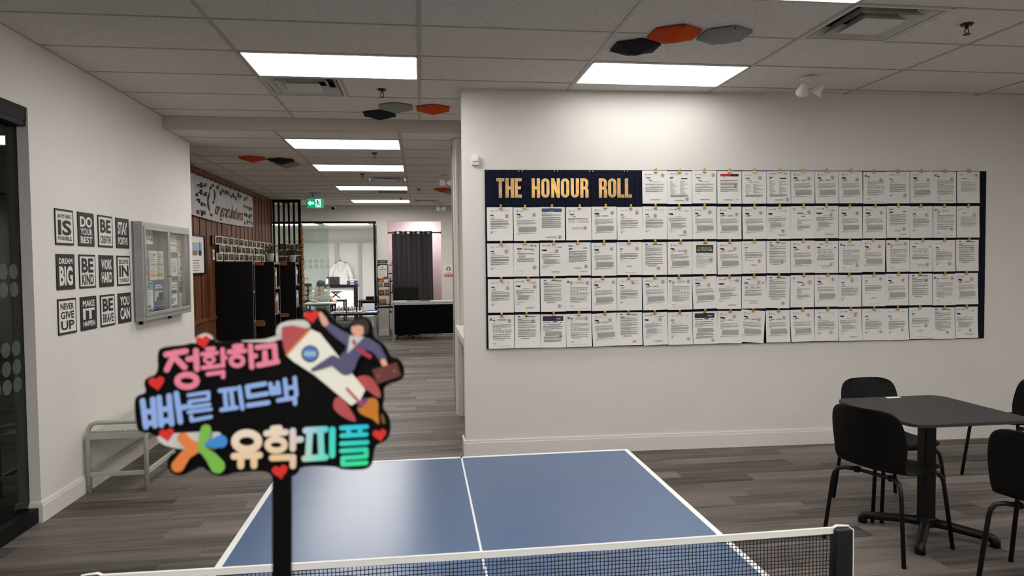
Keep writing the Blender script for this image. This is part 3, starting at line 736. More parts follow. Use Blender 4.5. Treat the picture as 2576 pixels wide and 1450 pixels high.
        ln(.13, .55, .84, .915, 6); ln(.55, .88, .84, .915, 4); ln(.58, .7, .86, .9, 3); ln(.75, .86, .86, .9, 3); ln(.24, .34, .80, .815, 2)
        y = .73
        for n_ in (3, 1, 4, 1, 3, 2, 2): y = para(.13, .88, y, n_, 1)
        box(.25, .66, .10, .14); ln(.75, .88, .11, .125, 2)
    elif ty == 'Q':
        ln(.10, .88, .85, .955, 5); word('Queens', .40, .58, .865, .895, 11); ln(.47, .51, .905, .94, 11)
        y = .80; ln(.1, .3, .815, .825, 2)
        for n_ in (1, 3, 1, 2, 3, 2, 3, 3, 3): y = para(.10, .87, y, n_, 1, .016)
        box(.25, .68, .07, .11)
    elif ty == 'V':
        ln(.08, .89, .80, .945, 7); word('YORKU', .60, .80, .845, .885, 11); ln(.17, .42, .85, .865, 4); ln(.08, .42, .755, .772, 3); ln(.48, .66, .755, .785, 2); ln(.74, .84, .74, .755, 2); ln(.12, .22, .675, .69, 2); box(.27, .8, .665, .70)
        y = para(.08, .9, .64, 3); y = para(.08, .88, y, 2); ln(.08, .4, y-.008, y, 1); y = para(.18, .86, y-.04, 8); y = para(.12, .85, y, 4); para(.12, .84, y, 4)
    elif ty == 'C':
        ln(.16, .86, .65, .89, 8); word('CONGRATS', .24, .80, .775, .83, 9); word('ON YOUR OFFER!', .18, .84, .71, .76, 11); ln(.44, .57, .925, .95, 1); ln(.18, .27, .615, .63, 2); ln(.46, .82, .615, .625, 1)
        y = .58
        for n_ in (1, 2, 1, 2, 3, 2, 1, 1, 1, 1): y = para(.16, .86, y, n_, 10)
        ln(.72, .735, .05, .10, 2)
    elif ty == 'K':
        ln(.13, .155, .87, .925, 2); ln(.16, .30, .885, .905, 2); ln(.13, .29, .795, .825, 2); ln(.13, .21, .775, .79, 2); ln(.70, .86, .82, .84, 2); y = .74
        for n_ in (3, 3, 4, 2, 3, 1): y = para(.13, .87, y, n_, 1)
        box(.34, .62, .20, .25); ln(.56, .85, .105, .118, 1)
    elif ty == 'H':
        ln(.66, .80, .91, .935, 6); disc(mb, .87*PWD, .92*PHT, .006, zf(.19, .26)+.0008, 4, 10); ln(.14, .33, .81, .845, 2); ln(.19, .27, .735, .75, 2); ln(.70, .82, .765, .778, 2); box(.40, .80, .80, .835)
        y = para(.15, .84, .70, 3); y = para(.2, .5, y, 4, 10); y = para(.15, .82, y, 3); y = para(.15, .84, y, 3); ln(.15, .4, .17, .178, 10); ln(.07, .4, .045, .05, 10); ln(.7, .9, .045, .05, 10)
    elif ty == 'Y':
        ln(.10, .42, .915, .93, 1); ln(.10, .48, .885, .892, 10); ln(.72, .86, .905, .925, 5); ln(.12, .26, .80, .83, 2); ln(.56, .82, .76, .79, 2); ln(.10, .22, .77, .785, 2); y = .70
        for k in range(20): ln(.12, .2+.2*rg.random(), y-.006, y, 1); ln(.52, .6+.25*rg.random(), y-.006, y, 1); y -= .021
        para(.12, .88, y, 4, 1); box(.3, .68, .09, .125)
    elif ty == 'S':
        ln(.12, .14, .885, .925, 2); ln(.18, .50, .905, .912, 10); ln(.12, .25, .80, .815, 2); ln(.12, .22, .765, .78, 2); ln(.12, .2, .72, .732, 2); y = .66
        y = para(.12, .88, y, 2); y = para(.12, .87, y, 4); y = para(.12, .86, y, 2); ln(.12, .2, y-.02, y-.012, 1); ln(.12, .5, y-.07, y-.063, 1); ln(.30, .75, .07, .077, 1); box(.38, .60, .24, .28)
    elif ty == 'N':
        ln(.20, .38, .895, .91, 2); ln(.44, .74, .905, .912, 10); ln(.45, .57, .845, .852, 10); ln(.11, .26, .775, .81, 2); ln(.84, .92, .775, .80, 2); ln(.11, .8, .735, .743, 1); table(.11, .80, .61, .70, 3, 3)
        y = para(.15, .88, .57, 2); y = para(.11, .86, y, 2); y = para(.11, .86, y, 4); ln(.11, .3, .24, .25, 10); box(.32, .66, .19, .245); ln(.3, .7, .15, .157, 1)
    elif ty == 'D':
        ln(.10, .20, .90, .935, 10); ln(.10, .16, .86, .87, 5); ln(.10, .2, .80, .807, 10); ln(.27, .52, .77, .80, 2); ln(.46, .66, .735, .745, 2); ln(.44, .6, .68, .70, 2); ln(.30, .36, .61, .622, 2)
        y = para(.27, .85, .58, 2); y = para(.27, .5, y, 6, 10); 
        ln(.27, .8, y-.006, y, 1); y = para(.27, .82, y-.03, 4); ln(.10, .2, .09, .097, 10); box(.27, .5, y-.04, y-.005)
    else:  # X
        mb.face([(.09*PWD, .88*PHT, .004), (.26*PWD, .915*PHT, .004), (.26*PWD, .925*PHT, .004), (.09*PWD, .89*PHT, .004)], 2); ln(.25, .42, .77, .785, 2); y = .68
        for n_ in (1, 2, 3, 2, 4, 2): y = para(.18, .88, y, n_, 10)
        ln(.1, .2, .07, .076, 10)
    if S: seal(*S, r=(.019 if (row, col) in ((3, 12), (4, 13), (4, 15), (2, 8)) else .0165))
    ln(.48, .52, .02, .026, 10)
    return mb.mesh('letter_sheet', LM)
RN = ['top', 'second', 'third', 'fourth', 'bottom']
clipm = None
GOLDC = mat('brass_clip', (216, 180, 112), .33, metal=1)
for r_ in range(5):
    for c in range(20):
        ty = ROWS[r_][c]
        if ty == '.': continue
        rg = random.Random(r_*100+c)
        sx = .2005 + c*.2195 + (rg.random()-.5)*.006; zt = 2.3905 - r_*.2995 + (rg.random()-.5)*.006 - (.004 if r_ else 0)
        tl = TILT.get((r_, c), (rg.random()-.5)*.8)
        lab = f'printed letter{FEAT.get(ty, "")}, {ORD[c-5 if r_ == 0 else c+1]} from left, {RN[r_]} row of board'
        M = onright(sx+PWD/2, zt, .0135) @ Matrix.Rotation(R(tl), 4, 'Z') @ Matrix.Translation((-PWD/2, -PHT, 0))
        o = bpy.data.objects.new('letter_sheet', letter_mesh(ty, r_, c, rg)); COL.objects.link(o); o.matrix_world = M
        tag(o, lab, 'letter', 'printed letters on the navy board')
        cl = f'brass bulldog clip on the {ORD[c-5 if r_ == 0 else c+1]} letter of the {RN[r_]} row'
        M = onright(sx+PWD/2+(rg.random()-.5)*.025, zt, .0145)
        if clipm is None:
            t = thing('bulldog_clip', cl, 'clip', M=M, group='brass clips on the navy board'); clipm = t
            MB().box(-.014, .014, -.014, -.006, -.001, .012).box(-.012, .012, -.008, .004, .002, .010).build('jaw', GOLDC, t, bev=.001)
            MB().lathe([(.006, -.004), (.010, 0), (.010, .004), (.006, .006)], 14, c=(0, .012, .008)).build('knob', GOLDC, t, smooth=True)
            MB().box(-.004, .004, .0, .014, .004, .011).build('neck', GOLDC, t)
        else: dup(clipm, cl, M=M)

# ------------------------------------------------------------------ motivational prints on the left wall
POST = [[(0, [('ANYTHING', .74, .86), ('IS', .27, .70), ('POSSIBLE', .13, .24)]), (1, [('DO', .56, .88), ('YOUR', .33, .53), ('BEST', .08, .29)]), (0, [('BE', .45, .87), ('CREATIVE', .12, .36)]), (1, [('STAY', .45, .87), ('POSITIVE', .12, .36)])],
        [(1, [('DREAM', .72, .88), ('BIG', .11, .66)]), (0, [('BE', .46, .89), ('KIND', .10, .41)]), (1, [('WORK', .54, .87), ('HARD', .13, .47)]), (0, [('BELIEVE', .72, .87), ('IN', .29, .68), ('YOURSELF', .12, .24)])],
        [(0, [('NEVER', .69, .87), ('GIVE', .43, .64), ('UP', .12, .38)]), (1, [('MAKE', .70, .89), ('IT', .32, .65), ('HAPPEN', .11, .27)]), (0, [('BE', .47, .88), ('BRAVE', .12, .40)]), (1, [('YOU', .58, .89), ('CAN', .12, .52)])]]
PBLK = mat('poster_black', (24, 23, 24), .6); PWHT = mat('poster_white', (222, 219, 213), .65)
for r_ in range(3):
    for c in range(4):
        dk, lines = POST[r_][c]; wd = ' '.join(l[0] for l in lines)
        lab = f'{"black print with white" if dk else "white black-bordered print with"} lettering {wd} on the left wall'
        t = thing('motivational_print', lab, 'wall print', M=onleft(4.972+.310*c, 1.776-.3055*r_), group='square motivational prints')
        S_ = .244
        if dk: MB().box(0, S_, 0, S_, 0, .006).build('panel', PBLK, t)
        else:
            MB().box(.003, S_-.003, .003, S_-.003, 0, .006).build('panel', PWHT, t)
            q = .014; MB().box(0, S_, 0, q, 0, .007).box(0, S_, S_-q, S_, 0, .007).box(0, q*.6, q, S_-q, 0, .007).box(S_-q*.6, S_, q, S_-q, 0, .007).build('border', PBLK, t)
        for tx, y0, y1 in lines:
            a = MB(); big = (y1-y0) > .3
            addtext(a, tx, .13*S_, .87*S_, y0*S_, y1*S_, .0064 if dk else .0066, 0, offset=.035 if big else .028)
            a.build('lettering', PWHT if dk else PBLK, t)

# ------------------------------------------------------------------ enclosed notice cabinet
cb = thing('notice_cabinet', 'grey metal enclosed bulletin cabinet with two glass doors', 'notice board', M=onleft(6.21, 1.158, .002))
W_, HH, D_ = 1.20, .852, .085
MB().box(0, W_, 0, HH, .0, .012).build('back_panel', mat('grey_pinboard', (112, 113, 114), .9, var=.05, scale=120), cb)
f = MB(); e = .038
f.box(0, W_, 0, e, .012, D_).box(0, W_, HH-e, HH, .012, D_).box(0, e*.7, e, HH-e, .012, D_).box(W_-e*.7, W_, e, HH-e, .012, D_)
f.build('case', SILVER, cb, bev=.004)
for x0, x1 in ((.026, .598), (.602, W_-.026)):
    d = MB(); q = .030
    d.box(x0, x1, .039, .039+q, D_-.004, D_+.010).box(x0, x1, HH-.039-q, HH-.039, D_-.004, D_+.010).box(x0, x0+q*.8, .039+q, HH-.039-q, D_-.004, D_+.010).box(x1-q*.8, x1, .039+q, HH-.039-q, D_-.004, D_+.010)
    dr = d.build('door', SILVER, cb, bev=.002)
    MB().box(x0+q*.8, x1-q*.8, .039+q, HH-.039-q, D_+.001, D_+.004).build('glass_pane', GLASS, dr)
    xl = x1-.014 if x0 < .3 else x0+.014
    MB().lathe([(.010, D_+.010), (.010, D_+.016), (.006, D_+.018)], 12, c=(xl, HH*.44, 0)).build('lock', CHROME, dr)
for x in (.10, .78): MB().box(x, x+.016, -.035, 0, .0, .03).build('bracket', BLACKM, cb)
def notice(nm, y0, y1, z0, z1, label, m, marks, cat='notice'):
    a = MB(); w, h = y1-y0, z1-z0; a.box(0, w, 0, h, 0, .0012, 0); mats = [m]
    for (u0, u1, v0, v1, mm) in marks:
        if mm not in mats: mats.append(mm)
        rect(a, u0*w, u1*w, v0*h, v1*h, .0018, mats.index(mm))
    o = a.build(nm, mats); o.matrix_world = onleft(y0, z0, .0135); tag(o, label, cat, 'papers inside the notice cabinet'); return o
def tl(n, x0=.1, x1=.9, y0=.1, y1=.9, m=INK):
    rg = random.Random(n*7+int(x0*100)); return [(x0, x0+(x1-x0)*(.5+.5*rg.random()), y0+(y1-y0)*k/n, y0+(y1-y0)*(k+.4)/n, m) for k in range(n)]
o = notice('notice_sheet', 6.436, 6.635, 1.825, 1.955, 'white sheet reading BULLETIN BOARD at the cabinet top left', PAPER, [(.78, .95, .22, .45, NOTEBR)])
a = MB(); addtext(a, 'BULLETIN', .02, .175, .075, .098, .002, 0, offset=.01); addtext(a, 'BOARD', .03, .13, .034, .056, .002, 0, offset=.01); a.build('lettering', NOTEBR, o)
notice('notice_card', 6.447, 6.542, 1.702, 1.766, 'small orange card in the cabinet, left edge', NOTEO, tl(3))
notice('notice_poster', 6.548, 6.886, 1.503, 1.767, 'large white poster with gold drawings in the cabinet', PAPER, tl(5, .05, .45, .62, .93) + tl(5, .55, .95, .62, .93) + [(.06, .46, .48, .56, NOTEGO), (.52, .95, .48, .57, NOTEGO), (.06, .46, .10, .2, NOTEGO), (.5, .95, .10, .22, NOTEGO), (.3, .4, .82, .86, INKB)] + tl(5, .05, .45, .24, .45, LM[10]) + tl(5, .55, .95, .24, .45, LM[10]))
notice('notice_strip', 6.444, 6.51, 1.562, 1.691, 'narrow dark photo strip in the cabinet', NOTEG, [(.15, .7, .1, .9, BLACK), (.75, .95, .2, .5, PAPER)])
notice('notice_card', 6.44, 6.545, 1.504, 1.555, 'small red card in the cabinet, left edge', NOTER, tl(3, .1, .9, .15, .85, PAPER))
notice('brochure', 6.431, 6.605, 1.223, 1.493, 'tall brochure with teal top half in the cabinet corner', PAPER, [(0, 1, .70, 1, NOTET), (.1, .7, .11, .22, NOTEG), (.1, .9, .03, .07, INK), (.1, .6, .8, .85, PAPER), (.5, .9, .9, .93, INKB)] + tl(8, .1, .9, .3, .66, LM[10]))
notice('brochure', 6.631, 6.86, 1.222, 1.491, 'navy and white brochure in the cabinet left door', NOTEB, [(.05, .95, .32, .66, mat('print_pale', (196, 204, 214), .6)), (.5, .95, .3, .6, NOTEG), (.1, .8, .82, .87, PAPER), (.1, .9, .74, .79, PAPER), (.25, .45, .2, .45, NOTEBR)])
notice('notice_sheet', 7.064, 7.226, 1.764, 1.937, 'white letter at the top of the cabinet right door', PAPER, [(.1, .7, .6, .63, MAROON), (.05, .95, .36, .40, MAROON), (.05, .2, .85, .95, INK), (.05, .9, .08, .1, INK)])
notice('notice_sheet', 7.23, 7.383, 1.759, 1.936, 'pale pink letter in the cabinet right door', NOTEP, tl(9, .12, .85, .08, .92))
notice('notice_photo', 7.386, 7.499, 1.761, 1.948, 'brown photo print in the cabinet top right corner', NOTEBR, [(.1, .6, .1, .5, NOTEO), (.3, .9, .6, .9, BLACK), (.05, .4, .55, .75, NOTEP)])
notice('notice_sheet', 7.048, 7.257, 1.486, 1.704, 'white curled sheet with small sketches in the cabinet', PAPER, tl(8, .1, .9, .3, .9, LM[10]) + [(.6, .75, .55, .6, INKB), (.6, .75, .43, .48, INKB), (.05, .95, .02, .2, NOTEG)])
notice('notice_sheet', 7.278, 7.514, 1.558, 1.757, 'white sheet with small figures at the cabinet right', PAPER, [(.1, .5, .8, .84, INK), (.2, .5, .1, .3, LM[10]), (.55, .65, .1, .5, NOTEG), (.7, .85, .3, .45, NOTER)] + tl(5, .4, .9, .5, .78, LM[10]))
notice('notice_sheet', 7.282, 7.518, 1.476, 1.55, 'short pinkish sheet under the figure sheet in the cabinet', NOTEP, tl(5, .3, .9, .1, .9))
o = notice('notice_sheet', 7.04, 7.232, 1.245, 1.47, 'white attendance notice in the cabinet right door', PAPER, [(.05, .95, .48, .68, NOTEG), (.1, .85, .52, .64, PAPER), (.15, .3, .4, .46, INKB), (.15, .4, .06, .3, INK), (.5, .7, .15, .3, INK)])
a = MB(); addtext(a, 'ATTENDANCE', .01, .18, .190, .206, .002, 0, offset=.012); addtext(a, 'INFORMATION', .01, .18, .165, .181, .002, 0, offset=.012); a.build('lettering', INKB, o)
notice('brochure', 7.286, 7.52, 1.206, 1.464, 'brochure with blue top and yellow base in the cabinet', NOTEY, [(0, 1, .58, 1, NOTEB), (.05, .7, .60, .8, NOTEP), (.6, .9, .06, .22, NOTEB), (.5, .9, .36, .52, mat('print_olive', (150, 148, 96), .6))] + tl(8, .1, .8, .08, .5))

# ------------------------------------------------------------------ grey slatted bench
bn = thing('slatted_bench', 'grey metal bench with slatted seat against the left wall', 'bench', (0, 0, 0))
xb, xf, ya, yb = -2.385, -1.995, 5.262, 7.05
for yy in (ya, yb):
    MB().tube([(xb, yy, 0), (xb, yy, .43), (xb+.006, yy, .465), (xb+.025, yy, .492), (xb+.055, yy, .505), (xf-.06, yy, .505), (xf-.025, yy, .495), (xf-.006, yy, .47), (xf, yy, .44), (xf, yy, 0)], .0165, 8).build('end_frame', GREYM, bn, smooth=True)
    MB().box(xb, xf, yy-.012, yy+.012, .385, .43).build('seat_bearer', GREYM, bn, bev=.003)
    MB().box(xb, xf, yy-.010, yy+.010, .115, .145).build('stretcher', GREYM, bn, bev=.003)
for x in (xb, xf): MB().box(x-.012, x+.012, ya, yb, .115, .145).build('long_rail', GREYM, bn)
for x in (xb+.005, xf-.005): MB().box(x-.012, x+.012, ya, yb, .395, .43).build('long_rail', GREYM, bn)
sl = MB().box(-.013, .013, 0, yb-ya, 0, .012).mesh('slat', GREYM)
for k in range(10): put('slat', sl, bn, (xb+.03+k*.0367, ya, .43))

# ------------------------------------------------------------------ table tennis table and net
TX_, TYF, TZ = .1666, 3.0407, .76
BLUE = mat('blue_table_top', (76, 100, 134), .26, var=.03, scale=4, spec=.5)
LINE = mat('white_line_paint', (226, 228, 228), .5)
tt = thing('ping_pong_table', 'blue table tennis table with white lines in the foreground', 'table', (TX_, TYF-1.37, 0))
for k, y0 in enumerate((-1.37, .002)):
    tp = MB().box(-.7625, .7625, y0, y0+1.368, TZ-.022, TZ).build('table_top', BLUE, tt)
    g = .0006
    for a, b_, c, d in ((-.7625, -.7425, y0, y0+1.368), (.7425, .7625, y0, y0+1.368), (-.0035, .0035, y0, y0+1.368)):
        MB().box(a, b_, c, d, TZ-.001, TZ+g).build('side_line' if abs(a) > .1 else 'centre_line', LINE, tp)
    ye = y0 if k == 0 else y0+1.368-.02
    MB().box(-.7425, .7425, ye, ye+.02, TZ-.001, TZ+g).build('end_line', LINE, tp)
    MB().box(-.72, .72, y0+.04, y0+.07, TZ-.075, TZ-.022).box(-.72, .72, y0+1.298, y0+1.328, TZ-.075, TZ-.022).box(-.72, -.69, y0+.04, y0+1.328, TZ-.075, TZ-.022).box(.69, .72, y0+.04, y0+1.328, TZ-.075, TZ-.022).build('apron', BLACKM, tt)
    for x in (-.60, .60): MB().box(x-.02, x+.02, y0+.30-.02+.35*k, y0+.34+.35*k, .03, TZ-.07).build('leg', BLACKM, tt); MB().tube([(x, y0+.25+.35*k, .03), (x, y0+.39+.35*k, .03)], .03, 12).build('caster', BLACK, tt)
    MB().box(-.60, .60, y0+.305+.35*k, y0+.335+.35*k, .25, .28).build('brace', BLACKM, tt)
NW = thing('table_tennis_net', 'black mesh net with white tape across the blue table', 'net', (TX_, TYF-1.37, TZ))
NETC = mat('net_cord', (12, 12, 18), .8); TAPE = mat('white_net_tape', (226, 224, 214), .6)
n_ = MB(); x0, x1 = -.905, .905; nv = 186; rg = random.Random(3); wob = [math.sin(i*.7)*.0012+math.sin(i*.23)*.001 for i in range(nv+1)]
for i in range(nv+1):
    x = x0+(x1-x0)*i/nv; n_.tube([(x+wob[i]*.5, 0, .002), (x+wob[i], .0012*math.sin(i), .05), (x-wob[i]*.6, 0, .095), (x, 0, .137)], .00125, 3, cap=False)
for j in range(14):
    z = .004+j*.0098; n_.tube([(x0+(x1-x0)*k/60, .0006*math.sin(k*2.1+j), z+.0010*math.sin(k*.9+j*1.7)) for k in range(61)], .00125, 3, cap=False)
o = n_.build('net_mesh', NETC, NW); o['kind'] = 'stuff'
tp = MB()
for k in range(40):
    a, b_ = x0+(x1-x0)*k/40, x0+(x1-x0)*(k+1)/40
    za, zb = .1505-.004*math.sin(math.pi*k/40), .1505-.004*math.sin(math.pi*(k+1)/40)
    for y in (-.0022, .0022): tp.face([(a, y, za-.015), (b_, y, zb-.015), (b_, y, zb), (a, y, za)] if y < 0 else [(a, y, za), (b_, y, zb), (b_, y, zb-.015), (a, y, za-.015)])
tp.tube([(x0+(x1-x0)*k/40, 0, .151-.004*math.sin(math.pi*k/40)) for k in range(41)], .0026, 6)
tp.build('top_tape', TAPE, NW)
for s in (-1, 1):
    ps = MB().box(s*.903, s*.951, -.016, .016, -.06, .150).build('post', mat('post_black', (13, 13, 14), .5), NW, bev=.004)
    MB().box(s*.9511, s*.954, -.014, .014, -.05, .148).build('post_edge', TAPE, ps)
    MB().tube([(s*.903, 0, .150), (s*.912, 0, .1555), (s*.93, 0, .1545), (s*.948, 0, .153)], [.004, .0035, .003, .002], 6).build('cord_end', TAPE, NW)
    MB().box(s*.72, s*.955, -.02, .02, -.075, -.045).build('clamp', BLACKM, NW)
    MB().box(s*.70, s*.765, -.025, .025, -.045, -.0225).build('clamp_pad', BLACK, NW)

# ------------------------------------------------------------------ shell chairs
def chair_proto():
    t = thing('shell_chair', 'chair', 'chair', (0, 0, 0), group='black plastic shell chairs around the cafe table')
    prof = [(.225, .432, .150), (.222, .446, .180), (.19, .455, .205), (.12, .452, .215), (.03, .444, .216), (-.06, .440, .213), (-.13, .446, .206), (-.175, .470, .200), (-.198, .510, .205), (-.210, .555, .213), (-.220, .60, .217), (-.230, .65, .217), (-.240, .70, .213), (-.250, .745, .206), (-.257, .78, .190), (-.262, .802, .158), (-.264, .812, .10)]
    nx = 14; mb = MB(); idx = []
    for i, (x, z, w) in enumerate(prof):
        back = max(0, min(1, (z-.46)/.12)); row = []
        for j in range(nx+1):
            u = -1+2*j/nx; y = w*u
            fx = back*.045*u*u*min(1, (w/.2)) ; fz = (1-back)*.016*u*u - (1-back)*(.020*max(0, (x-.15)/.08)*0)
            row.append(len(mb.v)); mb.v.append((x+fx, y, z+fz))
        idx.append(row)
    for i in range(len(prof)-1):
        for j in range(nx): mb.f.append((idx[i][j], idx[i][j+1], idx[i+1][j+1], idx[i+1][j])[::-1]); mb.m.append(0)
    sh = mb.build('shell', BLACKP, t, smooth=True)
    so = sh.modifiers.new('thick', 'SOLIDIFY'); so.thickness = .007; so.offset = 0
    sb = sh.modifiers.new('sub', 'SUBSURF'); sb.levels = 1; sb.render_levels = 2
    for sx in (-1, 1):
        for sy in (-1, 1):
            a, b_ = .135*sx, .10*sy; e, f = .235*sx, .235*sy
            pts = [(a, b_, .425), (a+(e-a)*.30, b_+(f-b_)*.35, .428), (a+(e-a)*.52, b_+(f-b_)*.58, .420), (a+(e-a)*.64, b_+(f-b_)*.69, .395), (a+(e-a)*.70, b_+(f-b_)*.74, .36), (e, f, .0)]
            MB().tube(pts, .0115, 10).build('leg', BLACKM, t, smooth=True)
    for q in (-.135, .135): MB().tube([(q, .11, .425), (q, -.11, .425)], .010, 8).build('under_bar', BLACKM, t, smooth=True)
    for sx in (-1, 1):
        for sy in (-1, 1): MB().lathe([(.016, .408), (.018, .416), (.018, .436)], 10, c=(.13*sx, .10*sy, 0)).build('seat_mount', BLACKP, t)
    return t
c1 = chair_proto(); c1['label'] = 'black shell chair at the left of the cafe table, its back to the net'
c1.location = (2.61, 3.56, 0); c1.rotation_euler = (0, 0, R(22.6))
dup(c1, 'black shell chair behind the cafe table, nearest the white wall', loc=(3.01, 4.09, 0), rz=R(-88))
dup(c1, 'black shell chair in front of the cafe table, cut by the right edge', loc=(3.01, 2.92, 0), rz=R(30))
dup(c1, 'black shell chair at the far right, only a sliver of its back showing', loc=(4.24, 4.40, 0), rz=R(90))
ct = thing('cafe_table', 'square black cafe table with rounded corners and a cross foot', 'table', (2.925, 3.65, 0))
def rrect(w, d, r, n=6):
    p = []
    for cx, cy, a in ((w-r, d-r, 0), (-w+r, d-r, 90), (-w+r, -d+r, 180), (w-r, -d+r, 270)): p += [(cx+r*math.cos(R(a+90*k/n)), cy+r*math.sin(R(a+90*k/n))) for k in range(n+1)]
    return p
MB().prism(rrect(.362, .36, .085), .725, .745).build('table_top', mat('charcoal_laminate', (40, 40, 41), .5), ct, bev=.003)
MB().prism(rrect(.036, .036, .008), .06, .712).build('column', BLACKM, ct)
MB().box(-.16, .16, -.16, .16, .712, .725).build('top_plate', BLACKM, ct)
for s in (-1, 1): MB().tube([(s*.05, -.16, .712), (s*.06, -.16, .695), (s*.085, -.16, .695), (s*.09, -.16, .712)], .005, 6).build('latch_loop', BLACKM, ct)
for a in (47, 137, 227, 317):
    d = Vector((math.cos(R(a)), math.sin(R(a)), 0)); MB().tube([d*.0+Vector((0, 0, .075)), d*.10+Vector((0, 0, .072)), d*.30+Vector((0, 0, .05)), d*.325+Vector((0, 0, .046)), d*.335+Vector((0, 0, .03)), d*.335], [.026, .026, .024, .024, .027, .027], 12).build('foot', BLACKM, ct, smooth=True)
MB().box(-.045, .045, -.045, .045, .05, .105).build('hub', BLACKM, ct, bev=.006)
dn = thing('folded_napkin', 'thin white paper strip lying on the far edge of the cafe table', 'paper', (2.945, 3.97, .745))
MB().box(-.045, .045, -.012, .012, .0005, .004).build('sheet', PAPER, dn)

# ------------------------------------------------------------------ hand-held sign on a stick
K = .55/1732.9*.3172
Ms = CAMM @ Matrix.Translation(((680-1288)*.55/1732.9, -(1000-725)*.55/1732.9, -.55))
sg = thing('cheer_sign', 'glossy cut-out sign on a black stick with rocket, hearts and bright Korean lettering', 'sign', M=Ms)
def sp(p): return ((p[0]-1135)*K, -(p[1]-757)*K)
LAY = [0]
def layer(): LAY[0] += 1; return .0016 + LAY[0]*.00013
def shape(name, pts, m, parent=sg, z=None, th=.0005, smooth_it=0):
    q = [sp(p) for p in pts]
    for _ in range(smooth_it):
        r2 = []
        for i in range(len(q)):
            a, b_ = q[i], q[(i+1) % len(q)]; r2 += [(.75*a[0]+.25*b_[0], .75*a[1]+.25*b_[1]), (.25*a[0]+.75*b_[0], .25*a[1]+.75*b_[1])]
        q = r2
    mb = MB(); addraw(mb, curve2d([q], th, layer() if z is None else z)); return mb.build(name, m, parent)
def capsule(a, b_, w0, w1=None, n=7):
    w1 = w1 or w0; a, b_ = Vector((*a, 0)), Vector((*b_, 0)); t_ = (b_-a); ang = math.degrees(math.atan2(t_.y, t_.x)); r0, r1 = w0/2, w1/2
    return [(a.x+r0*math.cos(R(ang+90+180*k/n)), a.y+r0*math.sin(R(ang+90+180*k/n))) for k in range(n+1)] + [(b_.x+r1*math.cos(R(ang-90+180*k/n)), b_.y+r1*math.sin(R(ang-90+180*k/n))) for k in range(n+1)]
def strokes(name, lines, w, m, rings=(), parent=sg):
    mb = MB(); z = layer()
    for ln_ in lines:
        for a, b_ in zip(ln_, ln_[1:]): addraw(mb, curve2d([[sp(p) for p in capsule(a, b_, w)]], .0005, z)); z += .000012
    for (cx, cy, rx, ry, rw_) in rings:
        O = [sp((cx+rx*math.cos(R(k*12)), cy+ry*math.sin(R(k*12)))) for k in range(30)]; I = [sp((cx+(rx-rw_)*math.cos(R(k*12)), cy+(ry-rw_)*math.sin(R(k*12)))) for k in range(30)]
        addraw(mb, curve2d([O, I], .0005, z))
    return mb.build(name, m, parent)
SBLK = mat('sign_black', (4, 4, 5), .4, spec=.2); SGREY = mat('sign_painted_gloss', (214, 218, 214), .3)
OUT = [(245,395),(285,355),(520,335),(560,280),(610,240),(680,260),(700,320),(830,318),(1190,290),(1188,200),(1235,152),(1400,135),(1405,90),(1440,58),(1500,64),(1545,52),(1590,58),(1640,140),(1740,215),(1790,150),(1850,108),(1920,128),(1952,180),(1955,280),(2045,330),(2095,440),(2150,440),(2195,500),(2202,590),(2170,625),(2035,660),(2045,760),(2025,840),(2065,880),(2095,960),(2085,1060),(2040,1112),(1965,1132),(1950,1285),(1900,1330),(1700,1330),(1660,1300),(1380,1300),(1365,1350),(1300,1392),(1150,1392),(1125,1335),(850,1350),(810,1372),(720,1380),(640,1335),(600,1300),(520,1340),(440,1378),(360,1362),(318,1290),(345,1210),(420,1180),(260,1120),(222,1042),(110,1032),(80,990),(62,780),(90,738),(165,720),(138,645),(160,600),(255,570)]
shape('plate', OUT, SBLK, z=0, th=.0016, smooth_it=2)
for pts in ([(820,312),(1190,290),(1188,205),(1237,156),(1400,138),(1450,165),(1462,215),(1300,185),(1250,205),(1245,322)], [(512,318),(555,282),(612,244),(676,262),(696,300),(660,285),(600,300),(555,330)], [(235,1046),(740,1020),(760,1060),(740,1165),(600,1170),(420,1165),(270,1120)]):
    shape('painted_gloss', pts, SGREY, smooth_it=1)  # reflection on the glossy plate, painted as pale grey pieces
MB().box(sp((1150, 0))[0], sp((1305, 0))[0], sp((0, 3330))[1], sp((0, 1300))[1], -.002, .0014).build('stick', SBLK, sg, bev=.001)
HEART = mat('heart_red', (226, 50, 46), .45)
def heart(cx, cy, r, ang=-10):
    p = []
    for k in range(30):
        t_ = 2*math.pi*k/30; x = 16*math.sin(t_)**3; y = 13*math.cos(t_)-5*math.cos(2*t_)-2*math.cos(3*t_)-math.cos(4*t_)
        x, y = x/16*r, -y/16*r; p.append((cx+x*math.cos(R(ang))-y*math.sin(R(ang)), cy+x*math.sin(R(ang))+y*math.cos(R(ang))))
    shape('heart', p, HEART)
for h_ in ((1470,115,58), (612,312,56), (248,640,62), (328,1045,58), (2008,1048,54), (1222,1338,62)): heart(*h_)
PK = mat('sign_pink', (242, 138, 164), .5); BL = mat('sign_blue', (152, 186, 246), .5)
strokes('syllable', [[(325,415),(480,388)], [(395,400),(330,535)], [(400,445),(470,515)], [(560,385),(568,530)], [(500,450),(555,445)]], 46, PK, [(490,622,100,72,48)])
strokes('syllable', [[(650,372),(700,368)], [(610,412),(725,402)], [(615,520),(745,505)], [(668,490),(670,510)], [(770,375),(775,505)], [(775,440),(795,438)], [(655,570),(775,552),(775,590)]], 34, PK, [(667,455,50,36,24)])
strokes('syllable', [[(865,352),(920,347)], [(822,395),(945,385)], [(990,345),(1002,515)], [(1002,428),(1030,425)]], 40, PK, [(885,465,66,56,36)])
